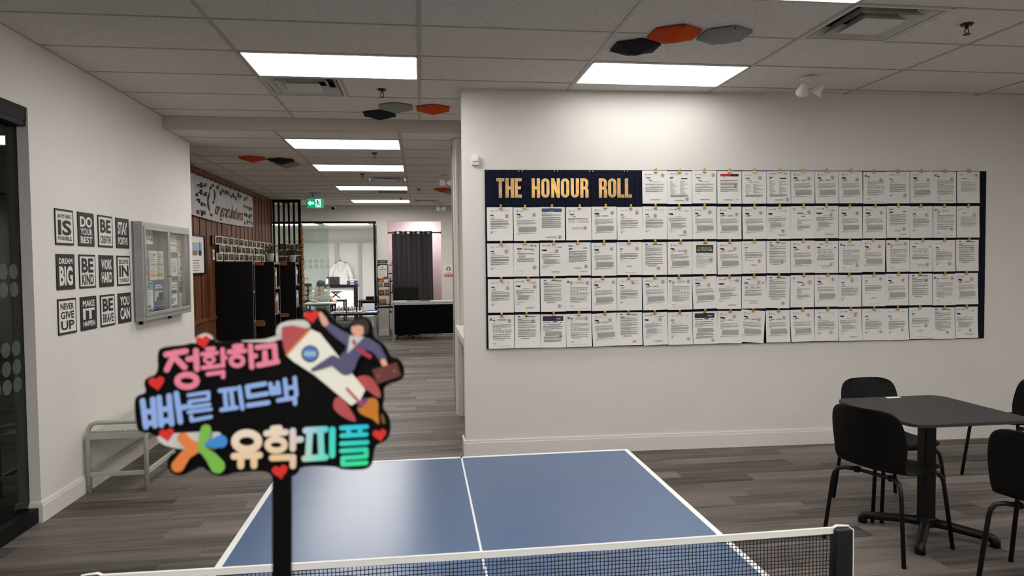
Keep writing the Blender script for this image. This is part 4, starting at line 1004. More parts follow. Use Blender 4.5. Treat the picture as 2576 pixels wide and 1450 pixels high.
strokes('syllable', [[(1045,358),(1180,342),(1188,440)], [(1105,400),(1108,480)], [(1055,498),(1205,470)]], 44, PK)
strokes('syllable', [[(142,780),(168,985)], [(222,768),(240,975)], [(150,870),(230,860)], [(162,960),(236,950)], [(272,755),(290,970)], [(350,742),(372,960)], [(280,850),(360,840)], [(290,940),(368,930)], [(408,722),(440,945)], [(430,835),(478,828)]], 44, BL)
strokes('syllable', [[(505,735),(660,712),(662,765),(510,785),(515,830),(668,808)], [(505,868),(680,845)], [(525,900),(530,935),(680,905)]], 30, BL)
strokes('syllable', [[(752,700),(870,684)], [(790,702),(802,835)], [(840,694),(855,828)], [(765,850),(885,832)], [(905,672),(930,838)]], 34, BL)
strokes('syllable', [[(1105,645),(968,668),(978,745),(1122,722)], [(975,815),(1132,792)]], 38, BL)
strokes('syllable', [[(1150,645),(1162,722)], [(1208,637),(1220,715)], [(1156,682),(1212,675)], [(1162,720),(1218,712)], [(1265,612),(1278,745)], [(1342,598),(1355,732)], [(1275,680),(1345,668)], [(1212,775),(1342,755),(1345,800)]], 34, BL)
def holo():  # iridescent reflection of the foil painted into the base colour by position
    m, nt, b = _new('holographic_foil'); N = nt.nodes.new; L = nt.links.new
    tc = N('ShaderNodeTexCoord'); sx = N('ShaderNodeSeparateXYZ'); L(tc.outputs['Object'], sx.inputs[0])
    def lin(out, lo, hi):
        a = N('ShaderNodeMapRange'); a.inputs['From Min'].default_value = lo; a.inputs['From Max'].default_value = hi; L(out, a.inputs['Value']); return a.outputs['Result']
    def ramp(f, cols):
        rp = N('ShaderNodeValToRGB'); e = rp.color_ramp.elements; e[0].position = cols[0][0]; e[0].color = (*srgb(cols[0][1]), 1); e[1].position = cols[-1][0]; e[1].color = (*srgb(cols[-1][1]), 1)
        for p, q in cols[1:-1]: k = e.new(p); k.color = (*srgb(q), 1)
        L(f, rp.inputs['Fac']); return rp.outputs['Color']
    fx = lin(sx.outputs['X'], -.03, .08); fy = lin(sx.outputs['Y'], -.054, -.022)
    top = ramp(fx, [(0, (250, 240, 226)), (.36, (248, 236, 214)), (.47, (232, 218, 240)), (.58, (176, 226, 240)), (.72, (70, 226, 232)), (1, (24, 206, 250))])
    low = ramp(fx, [(0, (246, 214, 178)), (.36, (244, 208, 150)), (.46, (240, 214, 176)), (.56, (180, 236, 214)), (.72, (84, 240, 200)), (1, (52, 252, 140))])
    mx = N('ShaderNodeMix'); mx.data_type = 'RGBA'; L(fy, mx.inputs[0]); L(low, mx.inputs[6]); L(top, mx.inputs[7])
    L(mx.outputs[2], b.inputs['Base Color']); b.inputs['Roughness'].default_value = .3
    return m
HOLO = holo()
strokes('syllable', [[(865,1215),(1065,1206)], [(918,1225),(918,1290)], [(1022,1222),(1022,1288)]], 54, HOLO, [(965,1098,122,96,62)])
strokes('syllable', [[(1172,998),(1222,994)], [(1120,1035),(1272,1026)], [(1328,1015),(1328,1155)], [(1340,1085),(1390,1082)], [(1165,1228),(1330,1222),(1328,1290)]], 50, HOLO, [(1197,1125,92,70,50)])
strokes('syllable', [[(1430,1012),(1585,1002)], [(1462,1015),(1450,1225)], [(1545,1008),(1555,1218)], [(1422,1232),(1585,1222)], [(1640,1005),(1638,1205)]], 50, HOLO)
strokes('syllable', [[(1712,992),(1908,982)], [(1765,1000),(1770,1050)], [(1855,995),(1860,1045)], [(1715,1052),(1905,1042)], [(1712,1115),(1912,1104)], [(1712,1172),(1905,1160),(1905,1215),(1722,1228),(1722,1278),(1905,1266)]], 36, HOLO)
def petal(a, b_, r0, r1, m, bend=0):
    z = 0; mx = ((a[0]+b_[0])/2 - bend*(b_[1]-a[1]), (a[1]+b_[1])/2 + bend*(b_[0]-a[0]))
    mb = MB(); z = layer()
    addraw(mb, curve2d([[sp(p) for p in capsule(a, mx, r0*2, (r0+r1)*1.05)]], .0005, z)); addraw(mb, curve2d([[sp(p) for p in capsule(mx, b_, (r0+r1)*1.05, r1*2)]], .0005, z+.00002)); mb.build('logo_petal', m, sg)
PO, PG, PBl = mat('logo_orange', (236, 136, 72), .5), mat('logo_green', (130, 196, 84), .5), mat('logo_blue', (64, 146, 226), .5)
petal((590, 1140), (465, 1068), 34, 42, PO, -.15); petal((585, 1150), (425, 1290), 28, 50, PO, .12)
petal((612, 1160), (648, 1005), 30, 42, PG, .0); petal((632, 1170), (740, 1290), 30, 58, PG, -.05); petal((655, 1120), (765, 1095), 18, 52, PBl, 0)
RW, RR, ST = mat('rocket_white', (244, 244, 230), .5), mat('rocket_red', (190, 84, 88), .5), mat('rocket_stripe', (222, 142, 62), .5)
shape('rocket_fin', [(1800,610),(1880,572),(1950,590),(1990,640),(2028,740),(2000,756),(1930,700),(1850,650)], RR, smooth_it=1)
shape('rocket_fin', [(1645,805),(1668,745),(1715,750),(1770,820),(1836,935),(1800,940),(1720,900),(1660,850)], RR, smooth_it=1)
fl_ = shape('flame', [(1845,820),(1900,760),(1980,750),(2005,800),(2000,870),(2012,965),(1985,945),(1955,915),(1880,890),(1838,850)], mat('flame_orange', (206, 128, 44), .5), smooth_it=1)
shape('flame_glow', [(1845,790),(1890,752),(1930,760),(1900,800),(1860,840),(1838,820)], mat('flame_violet', (122, 74, 138), .5), smooth_it=1)
shape('flame_lick', [(2020,870),(2050,900),(2062,960),(2030,950)], mat('flame_dark', (120, 84, 40), .5), smooth_it=1)
shape('rocket_body', [(1470,212),(1545,245),(1690,425),(1900,690),(1860,775),(1790,812),(1500,570),(1335,465),(1280,415),(1370,310)], RW)
shape('rocket_nose', [(1246,205),(1262,190),(1340,184),(1470,214),(1375,312),(1285,415),(1262,360),(1248,290)], RR)
strokes('rocket_stripe', [[(1462,220),(1372,318),(1286,412)]], 16, ST)
wn = shape('rocket_window', [(1470+68*math.cos(R(k*12)), 405+66*math.sin(R(k*12))) for k in range(30)], mat('window_rim', (62, 62, 100), .4))
shape('window_glass', [(1470+54*math.cos(R(k*12)), 405+54*math.sin(R(k*12))) for k in range(30)], mat('window_blue', (84, 132, 200), .3))
shape('window_shine', [(1424,385),(1516,385),(1522,425),(1420,425)], mat('window_shine', (160, 196, 230), .3))
strokes('rocket_fin', [[(1760,678),(1872,800)]], 18, RR)
SUIT = mat('suit_purple', (90, 86, 122), .6); SK = mat('print_skin', (232, 176, 148), .6); TIE = mat('tie_red', (182, 60, 84), .6)
def limb(name, pts, ws, m):
    mb = MB(); z = layer()
    for (a, b_, w0, w1) in zip(pts, pts[1:], ws, ws[1:]): addraw(mb, curve2d([[sp(p) for p in capsule(a, b_, w0, w1)]], .0005, z)); z += .000012
    return mb.build(name, m, sg)
limb('printed_leg', [(1745,520),(1650,455),(1555,500),(1490,530)], [95, 75, 46, 22], SUIT)
limb('printed_arm', [(1605,180),(1700,255),(1790,310)], [48, 74, 92], SUIT)
limb('printed_hand', [(1552,90),(1572,130),(1590,165)], [26, 48, 50], SK)
shape('printed_jacket', [(1745,285),(1800,255),(1895,270),(1945,300),(1900,395),(1845,440),(1815,545),(1745,575),(1690,520),(1705,420),(1760,370)], SUIT, smooth_it=1)
limb('printed_arm', [(1915,325),(1990,365),(2045,450)], [90, 74, 52], SUIT)
limb('printed_hand', [(2045,465),(2058,490)], [44, 40], SK)
shape('printed_shirt', [(1785,262),(1895,272),(1850,320),(1800,370),(1765,402),(1775,330)], mat('print_white', (214, 214, 218), .6))
limb('printed_tie', [(1812,300),(1822,325)], [20, 28], TIE); limb('printed_tie', [(1845,370),(1940,425)], [26, 34], TIE)
shape('printed_head', [(1850+54*math.cos(R(k*12)), 212+56*math.sin(R(k*12))) for k in range(30)], SK)
shape('printed_hair', [(1800,195),(1815,145),(1870,125),(1925,148),(1938,205),(1915,262),(1890,240),(1895,190),(1850,178)], mat('print_hair', (52, 40, 38), .6), smooth_it=1)
BC = shape('printed_briefcase', [(1958,528),(2150,472),(2186,575),(2002,640)], mat('print_briefcase', (104, 58, 54), .6))
for p in ((2010, 575), (2132, 538)): shape('briefcase_clasp', [(p[0]-9, p[1]-10), (p[0]+9, p[1]-12), (p[0]+10, p[1]+10), (p[0]-8, p[1]+12)], mat('clasp_tan', (150, 104, 80), .5))

# ------------------------------------------------------------------ things on the wood wall
def onwood(y, z, off=0): return onleft(y, z, off, WW+.016)
t = thing('framed_print', 'black framed print with a city picture and text on the wood wall', 'picture', M=onwood(9.28, 1.517))
w, h = .60, .525
MB().box(0, w, 0, .02, 0, .028).box(0, w, h-.02, h, 0, .028).box(0, .02, .02, h-.02, 0, .028).box(w-.02, w, .02, h-.02, 0, .028).build('frame', BLACK, t)
a = MB(); a.box(.02, w-.02, .02, h-.02, .004, .010); rect(a, .06, w-.10, .27, .42, .0108, 1); rect(a, .10, .30, .25, .31, .0112, 2); rect(a, .36, .47, .25, .32, .0112, 3); rect(a, .40, .42, .32, .44, .0112, 3)
for k in range(5): rect(a, .08, .35+.03*(k % 3), .05+.032*k, .058+.032*k, .0112, 4)
a.build('artwork', [PAPER, mat('art_sky', (166, 182, 196), .6), mat('art_brown', (140, 110, 84), .6), INKB, INK], t)
o = MB().box(0, .09, 0, .15, 0, .012).box(.02, .07, .03, .12, .012, .013, 1).build('wall_plaque', [BLACK, NOTEG]); o.matrix_world = onwood(10.25, 1.915); tag(o, 'narrow black plaque on the wood wall before the photo rows', 'plaque')
o = MB().box(0, .08, 0, .15, 0, .006).box(.015, .065, .04, .11, .006, .007, 1).build('wall_card', [PAPER, NOTEG]); o.matrix_world = onwood(10.29, 1.712); tag(o, 'narrow white card under the black plaque on the wood wall', 'card')
PH = [mat('photo_dark', (40, 38, 40), .4), mat('photo_olive', (66, 68, 56), .4), mat('photo_brown', (84, 62, 50), .4), mat('photo_grey', (98, 96, 98), .4), mat('photo_skin', (150, 112, 92), .5)]
FR = [mat('photo_cream', (222, 214, 196), .6), mat('photo_tan', (170, 124, 84), .6), mat('photo_black', (30, 28, 28), .5)]
FRN = ['cream', 'tan', 'black']
def photo_mesh(fi, pi, qi, w=.135, h=.122):
    a = MB(); a.box(-w/2, w/2, -h/2, h/2, 0, .006, 0); rect(a, -w/2+.014, w/2-.014, -h/2+.016, h/2-.014, .0066, 1)
    rect(a, -w*.22, w*.0, -h/2+.016, h*.12, .0070, 2); rect(a, w*.04, w*.24, -h/2+.016, h*.06, .0070, 3); disc(a, -w*.11, h*.19, .011, .0072, 4, 8); disc(a, w*.14, h*.13, .010, .0072, 4, 8)
    return a.mesh('photo_print', [FR[fi], PH[pi], PH[qi], PH[(qi+2) % 4], PH[4]])
pmesh = [photo_mesh(f_, p_, q_) for f_ in range(3) for p_, q_ in ((0, 3), (1, 0), (3, 2))]
rg = random.Random(11)
for r_ in range(3):
    y = 10.46
    for k in range(24):
        ang = (34, -24, 28, -30)[(k+r_) % 4] + rg.uniform(-8, 8); fi = (0, 1, 0, 2)[(k*3+r_) % 4]
        m = pmesh[fi*3 + (k+r_) % 3]
        o = put('photo_print', m); o.matrix_world = onwood(y, 1.998-.121*r_, .045) @ Matrix.Rotation(R(-ang), 4, 'Y') @ Matrix.Rotation(R(rg.uniform(-3, 3)), 4, 'Z')
        tag(o, f'{FRN[fi]} bordered snapshot, {ORD[k+1]} along the {("top", "middle", "bottom")[r_]} photo row on the wood wall', 'photo', 'snapshots fanned out on the wood wall')
        y += .150
# banner
bn_ = thing('congratulations_banner', 'rippled grey banner reading Congratulations with graduation caps on the wood wall', 'banner', M=onwood(8.95, 2.30, .02))
BW, BH = 3.64, .525
def bz(x, y): return .010 + .0095*math.sin(x*2*math.pi/.10)*(.6+.4*math.sin(x*1.7)) + .004*math.sin(y*9+x*3)
def by(x, y): return y + (BH-y)/BH*(-.035*math.sin(math.pi*(x/BW)))*1.0 + .006*math.sin(x*40)*(y/BH)
a = MB(); nx, ny = 230, 8
for j in range(ny+1):
    for i in range(nx+1): x, y = BW*i/nx, BH*j/ny; a.v.append((x, by(x, y), bz(x, y)))
for j in range(ny):
    for i in range(nx): k = j*(nx+1)+i; a.f.append((k, k+1, k+nx+2, k+nx+1)); a.m.append(0)
a.build('cloth', mat('banner_silver', (186, 182, 184), .6, var=.12, scale=5), bn_, smooth=True)
def finer(mb, lim=.022):
    bm = bmesh.new(); vs_ = [bm.verts.new(v) for v in mb.v]
    for f_ in mb.f:
        try: bm.faces.new([vs_[i] for i in f_])
        except ValueError: pass
    bmesh.ops.triangulate(bm, faces=bm.faces[:])
    for _ in range(7):
        es = [e for e in bm.edges if abs(e.verts[0].co.x-e.verts[1].co.x) > lim]
        if not es: break
        bmesh.ops.subdivide_edges(bm, edges=es, cuts=1); bmesh.ops.triangulate(bm, faces=bm.faces[:])
    bm.verts.index_update(); mb.v = [tuple(v.co) for v in bm.verts]; mb.f = [tuple(v.index for v in f_.verts) for f_ in bm.faces]; mb.m = [0]*len(mb.f); bm.free()
def drape(mb, n0, dz=.004):
    finer(mb)
    for i in range(n0, len(mb.v)): v = mb.v[i]; mb.v[i] = (v[0], by(v[0], v[1]), bz(v[0], v[1])+dz+v[2])
rg = random.Random(4); spots = [(.64+.15*(k % 3)+rg.uniform(-.03, .03), .08+.11*(k//3)+rg.uniform(-.03, .03)) for k in range(12)] + [(1.55+.145*k, .44+rg.uniform(-.035, .035)) for k in range(10)] + [(3.08+.16*(k % 4)+rg.uniform(-.03, .03), .07+.13*(k//4)+rg.uniform(-.03, .03)) for k in range(14)]
for x, y in spots:
    q = rg.uniform(.045, .07); an = rg.uniform(-.5, .5); a = MB()
    def rt(u, v): return (x+(u*math.cos(an)-v*math.sin(an))*q*1.5, y+(u*math.sin(an)+v*math.cos(an))*q, 0)
    a.face([rt(-1, .1), rt(0, -.35), rt(1, .1), rt(0, .55)]); a.face([rt(-.5, -.12), rt(-.45, -.55), rt(.45, -.55), rt(.5, -.12), rt(0, -.32)]); a.face([rt(.9, .1), rt(.98, .08), rt(.95, -.7), rt(.85, -.7)])
    drape(a, 0, .0025); a.build('graduation_cap', mat('banner_cap', (28, 26, 30), .7), bn_)
for dx, dy, dz, m, nm in ((.012, -.010, .003, mat('banner_gold', (206, 168, 76), .6), 'gold_shadow'), (0, 0, .0045, mat('banner_ink', (16, 15, 17), .6), 'lettering')):
    a = MB(); V, F = textmesh('ongratulations', .006, 0, .35, 3, 1.0)
    x0_, x1_, y0_, y1_ = 1.40, 2.98, .03, .27; ax = min(v[0] for v in V); bx = max(v[0] for v in V); ay = min(v[1] for v in V); by_ = max(v[1] for v in V)
    for v in V: a.v.append((x0_+(v[0]-ax)/(bx-ax)*(x1_-x0_)+dx, y0_+(v[1]-ay)/(by_-ay)*(y1_-y0_)+dy, 0))
    for f_ in F: a.f.append(f_); a.m.append(0)
    # big looping capital
    pts = [(1.22, .27), (1.30, .24), (1.38, .29), (1.39, .39), (1.33, .46), (1.24, .455), (1.14, .37), (1.09, .25), (1.12, .13), (1.20, .07), (1.30, .085), (1.42, .15)]
    sm = []
    for i in range(1, len(pts)-2):
        for k in range(8):
            t_ = k/8; P_ = [Vector(pts[i+d_]) for d_ in (-1, 0, 1, 2)]
            sm.append(.5*((2*P_[1]) + (-P_[0]+P_[2])*t_ + (2*P_[0]-5*P_[1]+4*P_[2]-P_[3])*t_*t_ + (-P_[0]+3*P_[1]-3*P_[2]+P_[3])*t_**3))
    for p, q in zip(sm, sm[1:]):
        d = Vector((q[0]-p[0], q[1]-p[1], 0)); n = Vector((-d.y, d.x, 0)).normalized()*.014; d = d.normalized()*.008
        a.face([(p[0]-d.x-n.x+dx, p[1]-d.y-n.y+dy, 0), (q[0]+d.x-n.x+dx, q[1]+d.y-n.y+dy, 0), (q[0]+d.x+n.x+dx, q[1]+d.y+n.y+dy, 0), (p[0]-d.x+n.x+dx, p[1]-d.y+n.y+dy, 0)])
    drape(a, 0, dz); a.build(nm, m, bn_)

# ------------------------------------------------------------------ slat screen, its photos and the garland
sc = thing('slat_screen', 'black vertical slat screen at the end of the wood wall', 'screen', (0, 14.36, 0))
MB().box(-2.935, -2.38, -.03, .03, H2-.055, H2-.003).build('top_beam', BLACK, sc)
MB().box(-2.935, -2.38, -.03, .03, 2.46, 2.50).build('middle_beam', BLACK, sc)
for k in range(6):
    x = -2.905+.098*k; MB().box(x-.018, x+.018, -.02, .02, 0, H2-.055).build('slat', BLACK, sc)
MB().box(-2.415, -2.38, -.03, .03, 0, H2-.003).build('end_post', BLACK, sc)
for r_ in range(3):
    for c in range(3):
        o = put('photo_print', photo_mesh((2, 1, 0)[(r_+2*c) % 3], (r_+c) % 3, (c+1) % 4, .17, .115)); o.matrix_world = frame((1, 0, 0), (0, 0, 1), (-2.75+.165*c, 14.335, 2.0-.125*r_))
        tag(o, f'small photo, {("left", "middle", "right")[c]} of the {("top", "middle", "bottom")[r_]} row on the black slat screen', 'photo', 'photos on the slat screen')
g = thing('garland', 'gold and black hanging garland beside the slat screen', 'garland', (-2.355, 14.32, 0))
MB().tube([(0, 0, .75), (.004, 0, 1.4), (0, 0, 2.40)], .010, 6).build('cord', BLACK, g)
gmesh = MB().lathe([(.012, -.055), (.030, -.03), (.034, 0), (.030, .03), (.012, .055)], 8).mesh('bead', mat('garland_gold', (176, 128, 74), .5, var=.3, scale=40), True)
for k in range(13): put('bead', gmesh, g, (0, -.012, .82+.122*k)).scale = (1, .5, 1)
o = MB().lathe([(.02, 2.40), (.028, 2.42), (.02, 2.45), (.006, 2.455)], 12).build('ball', SILVER, g)

# ------------------------------------------------------------------ bookcases with plants and books
BKC = mat('bookcase_black', (9, 8, 7), .65, spec=.2); EDG = mat('bookcase_edge', (88, 84, 82), .5)
def bookcase(y0, y1, label, open_=True):
    t = thing('bookcase', label, 'bookcase', (0, y0, 0), group='black bookcases along the wood wall'); L_ = y1-y0; xa, xb = -2.925, -2.42
    MB().box(xa, xb, 0, .018, 0, 1.69).build('side_panel', BKC, t); MB().box(xa, xb, L_-.018, L_, 0, 1.69).build('side_panel', BKC, t)
    MB().box(xa, xa+.012, .018, L_-.018, .05, 1.67).build('back_panel', BKC, t)
    for z in (.05, .42, .80, 1.23, 1.65):
        s_ = MB().box(xa+.012, xb-.006, .018, L_-.018, z, z+.028).build('shelf', BKC, t)
        MB().box(xb-.006, xb+.001, .018, L_-.018, z-.006, z+.034).build('shelf_edge', EDG, s_)
    for y in (0, L_-.018): MB().box(xb, xb+.004, y, y+.018, 0, 1.69).build('front_trim', EDG, t)
    return t
bookcase(10.40, 10.52, 'nearest black bookcase along the wood wall, its side to the picture')
bookcase(11.88, 12.34, 'middle black bookcase along the wood wall, with a plant on top')
bookcase(13.84, 14.30, 'farthest black bookcase along the wood wall, by the slat screen')
for i, (x0, x1, y, z0, z1, lb) in enumerate(((-2.72, -2.578, 11.86, 1.63, 1.685, 'wooden block fixed high beside the middle bookcase'), (-2.74, -2.575, 11.86, .627, .729, 'wooden block low beside the middle bookcase'), (-2.71, -2.569, 13.82, 1.627, 1.685, 'wooden block high beside the farthest bookcase'), (-2.72, -2.552, 13.82, .632, .705, 'wooden block low beside the farthest bookcase'))):
    t = thing('wood_ledge', lb, 'ledge', (x0, y, z0)); MB().box(0, x1-x0, -.12, .0205, 0, (z1-z0)*.75).build('board', WOODBOX, t); MB().box(0, x1-x0, -.12, -.10, (z1-z0)*.75, z1-z0).build('lip', WOODBOX, t)
def book(y, z, th, hh, m, label):
    t = thing('book', label, 'book', (-2.426, y+.07, z), group='books on the black bookcases')
    MB().box(-.17, 0, 0, th, 0, hh).box(-.168, -.004, .003, th-.003, hh-.003, hh+.001, 1).build('cover', [m, PAPER], t); MB().box(-.001, .002, .004, th-.004, hh*.6, hh*.85).build('spine_label', PAPER, t)
BKM = [mat('book_red', (142, 36, 42), .5), mat('book_tan', (206, 168, 128), .5), mat('book_blue', (84, 156, 204), .5), mat('book_dark', (52, 44, 50), .5), mat('book_white', (206, 202, 198), .5), mat('book_brown', (128, 74, 60), .5)]
for y, z, th, hh, mi, lb in ((11.93, 1.26, .05, .30, 3, 'dark book on the second shelf of the middle bookcase'), (12.0, 1.26, .05, .33, 1, 'tan upright book on the second shelf of the middle bookcase'), (11.92, .83, .05, .29, 0, 'red book at the left of the third shelf, middle bookcase'), (11.98, .83, .05, .34, 0, 'taller red book on the third shelf of the middle bookcase'), (12.05, .83, .045, .33, 5, 'brown book on the third shelf of the middle bookcase'), (12.11, .83, .04, .32, 4, 'white book on the third shelf of the middle bookcase'),
                              (13.88, 1.26, .06, .35, 4, 'white book on the second shelf of the farthest bookcase'), (13.95, 1.26, .06, .30, 5, 'brown book on the second shelf of the farthest bookcase'), (14.02, 1.26, .05, .33, 3, 'dark book on the second shelf of the farthest bookcase'), (13.88, .83, .16, .26, 2, 'light blue box file on the third shelf of the farthest bookcase'), (14.06, .83, .05, .30, 4, 'white folder on the third shelf of the farthest bookcase')):
    book(y, z, th, hh, BKM[mi], lb)
LEAF = mat('leaf_green', (52, 74, 38), .5, var=.35, scale=30)
def plant(x, y, z, label, seed):
    rg = random.Random(seed); t = thing('potted_plant', label, 'plant', (x, y, z), group='small potted plants on the bookcases')
    MB().lathe([(.055, 0), (.06, .005), (.078, .13), (.080, .135), (.070, .135), (.066, .11)], 18).build('pot', mat('pot_grey_white', (188, 186, 184), .5), t, smooth=True)
    MB().lathe([(.066, .11), (.02, .118)], 14).build('soil', mat('soil', (44, 34, 28), .95), t)
    a = MB()
    for k in range(150):
        th = rg.uniform(0, 2*math.pi); ph = rg.uniform(.05, 1.5); rr = rg.uniform(.03, .135); c = Vector((rr*math.sin(ph)*math.cos(th)*1.15, rr*math.sin(ph)*math.sin(th)*1.15, .14+rr*math.cos(ph)*1.1))
        d = Vector((math.cos(th)*math.sin(ph), math.sin(th)*math.sin(ph), .5*math.cos(ph)+rg.uniform(-.3, .5))).normalized(); s_ = d.cross(Vector((rg.uniform(-.4, .4), rg.uniform(-.4, .4), 1))).normalized(); L_ = rg.uniform(.028, .05); W_2 = L_*.33
        up = s_.cross(d)*.006; a.face([c, c+d*L_*.5+s_*W_2-up, c+d*L_, c+d*L_*.5]); a.face([c, c+d*L_*.5, c+d*L_, c+d*L_*.5-s_*W_2-up])
    o = a.build('foliage', LEAF, t); o['kind'] = 'stuff'
    a = MB()
    for k in range(9): th = k*.7; a.tube([(0, 0, .11), (.03*math.cos(th), .03*math.sin(th), .17), (.08*math.cos(th), .08*math.sin(th), .22)], .003, 5)
    a.build('stems', mat('stem_green', (70, 80, 44), .6), t)['kind'] = 'stuff'
plant(-2.52, 12.05, 1.69, 'leafy potted plant on top of the middle bookcase', 1); plant(-2.50, 14.0, 1.69, 'leafy potted plant on top of the farthest bookcase', 2)

# ------------------------------------------------------------------ exit sign and camera
t = thing('exit_sign', 'green lit exit sign with a white arrow and running figure', 'exit sign', M=frame((1, 0, 0), (0, 0, 1), (-2.035, 12.9, 2.655)))
MB().box(0, .30, 0, .185, -.025, .0).build('housing', mat('sign_housing', (150, 158, 152), .4), t, bev=.004)
MB().box(.012, .288, .012, .173, 0, .003).build('green_face', emat('lit_green', (10, 138, 76), 1.0), t)
LIT = emat('lit_symbol', (160, 240, 235), 1.1)
a = MB(); a.face([(.022, .093, .004), (.075, .045, .004), (.075, .068, .004), (.135, .072, .004), (.135, .114, .004), (.075, .118, .004), (.075, .141, .004)]); a.build('arrow', LIT, t)
MB().box(.160, .256, .020, .166, .003, .004).build('door_symbol', LIT, t)
GRN = mat('pictogram_green', (8, 96, 60), .6); a = MB(); disc(a, .200, .140, .011, .0046, 0, 12)
for p, q, w in (((.198, .125), (.206, .088), .020), ((.196, .120), (.172, .104), .009), ((.172, .104), (.164, .088), .008), ((.206, .122), (.232, .108), .009), ((.232, .108), (.240, .122), .008), ((.206, .090), (.228, .068), .012), ((.228, .068), (.246, .050), .011), ((.203, .090), (.192, .060), .012), ((.192, .060), (.168, .036), .011)):
    d = Vector((q[0]-p[0], q[1]-p[1], 0)).normalized(); n = Vector((-d.y, d.x, 0))*w/2; d = d*.003
    a.face([(p[0]-d.x-n.x, p[1]-d.y-n.y, .0046), (q[0]+d.x-n.x, q[1]+d.y-n.y, .0046), (q[0]+d.x+n.x, q[1]+d.y+n.y, .0046), (p[0]-d.x+n.x, p[1]-d.y+n.y, .0046)])
a.build('running_figure', GRN, t)
MB().box(.06, .24, .185, .20, -.022, -.003).build('neck', WHITEP, t); MB().lathe([(.10, .2895), (.10, .282), (.06, .27), (.05, .20)], 20, M=Matrix.Translation((.15, 0, -.0125)) @ Matrix.Rotation(R(-90), 4, 'X')).build('canopy', mat('sign_housing', (150, 158, 152), .4), t)
t = thing('security_camera', 'small white bullet camera under the ceiling by the exit sign', 'camera', (-1.90, 15.55, H2))
MB().lathe([(.05, 0), (.05, -.02), (.02, -.03)], 16).build('mount', WHITEP, t)
M = Matrix.Translation((.02, -.02, -.065)) @ Matrix.Rotation(R(105), 4, 'X')
MB().lathe([(.03, -.06), (.038, -.05), (.042, .05), (.040, .065)], 18, M=M).build('body', WHITEP, t, smooth=True); MB().lathe([(.036, .064), (.034, .067), (.01, .068)], 18, M=M).build('lens', BLACK, t)
MB().tube([(0, 0, -.02), (.01, -.005, -.05)], .014, 8).build('neck', WHITEP, t)

# ------------------------------------------------------------------ glass front of the classroom
gf = thing('glass_front', 'black framed classroom glazing with frosted dots on the end wall', 'glass wall', (0, EY, 0))
MB().box(-4.19, -.99, .0, .06, 2.56, 2.609).build('top_rail', BLACK, gf)
MB().box(-1.055, -.995, .0, .06, 0, 2.56).build('door_post', BLACK, gf)
gp_ = MB().box(-4.19, -2.06, .02, .030, .03, 2.56).build('glass_pane', GLASSG, gf)
MB().box(-2.06, -2.052, .02, .030, .03, 2.56).build('pane_edge', mat('glass_edge', (176, 198, 188), .2), gf)
MB().box(-4.19, -2.05, .01, .05, 0, .035).build('bottom_rail', BLACK, gf)
dm = MB(); disc(dm, 0, 0, .049, 0, n=20); dme = dm.mesh('frosted_dot', FROST)
for z in (1.712, 1.597, 1.102, 1.003, .889):
    for k in range(5): put('frosted_dot', dme, gp_, M=frame((1, 0, 0), (0, 0, 1), (-2.585+.1255*k, .018, z)))
a = MB(); addtext(a, 'M', -.042, .042, 0, .085, 0, offset=0.0, depth=.002); o = a.build('letter_decal', mat('decal_orange', (214, 84, 48), .6), gp_, M=frame((1, 0, 0), (0, 0, 1), (-2.555, .017, 1.275)))
dr = thing('glass_door', 'clear glass door standing open beside the certificate', 'door', (-1.02, EY-.01, 0), R(-84))
MB().box(0, .86, -.006, .006, .03, 2.50).build('glass_pane', GLASSG, dr); MB().tube([(.80, -.03, .85), (.80, -.05, .9), (.80, -.05, 1.5), (.80, -.03, 1.55)], .012, 8).build('handle', BLACKM, dr)

# ------------------------------------------------------------------ classroom
def simple_table(x0, x1, y0, y1, z, name, label, top, leg, mt=.028):
    t = thing(name, label, 'table', ((x0+x1)/2, (y0+y1)/2, 0)); hx, hy = (x1-x0)/2, (y1-y0)/2
    MB().box(-hx, hx, -hy, hy, z-mt, z).build('table_top', top, t, bev=.003)
    for sx in (-1, 1):
        for sy in (-1, 1): MB().box(sx*(hx-.045)-.018, sx*(hx-.045)+.018, sy*(hy-.045)-.018, sy*(hy-.045)+.018, 0, z-mt).build('leg', leg, t)
    MB().box(-hx+.05, hx-.05, hy-.055, hy-.035, z-mt-.07, z-mt).build('apron', leg, t); MB().box(-hx+.03, -hx+.055, -hy+.04, hy-.04, .18, .21).build('side_rail', leg, t); MB().box(hx-.055, hx-.03, -hy+.04, hy-.04, .18, .21).build('side_rail', leg, t)
    return t
WTOP = mat('white_laminate', (224, 225, 222), .4)
simple_table(-2.68, -2.0, 16.35, 16.95, .745, 'study_table', 'white student table behind the dotted glass', WTOP, BLACKM)
simple_table(-2.45, -1.95, 18.3, 18.9, .745, 'study_table', 'white student table with a black stand on it, in the classroom', WTOP, BLACKM)
t = thing('laptop_stand', 'black round-topped stand with crossed legs on the white classroom table', 'stand', (-2.22, 18.5, .745))
MB().lathe([(.10, .155), (.165, .165), (.165, .18), (.12, .19)], 20).build('top', BLACK, t)
for s_ in (-1, 1): MB().tube([(-.11*s_, 0, .008), (.07*s_, 0, .16)], .016, 8).build('leg', BLACK, t)
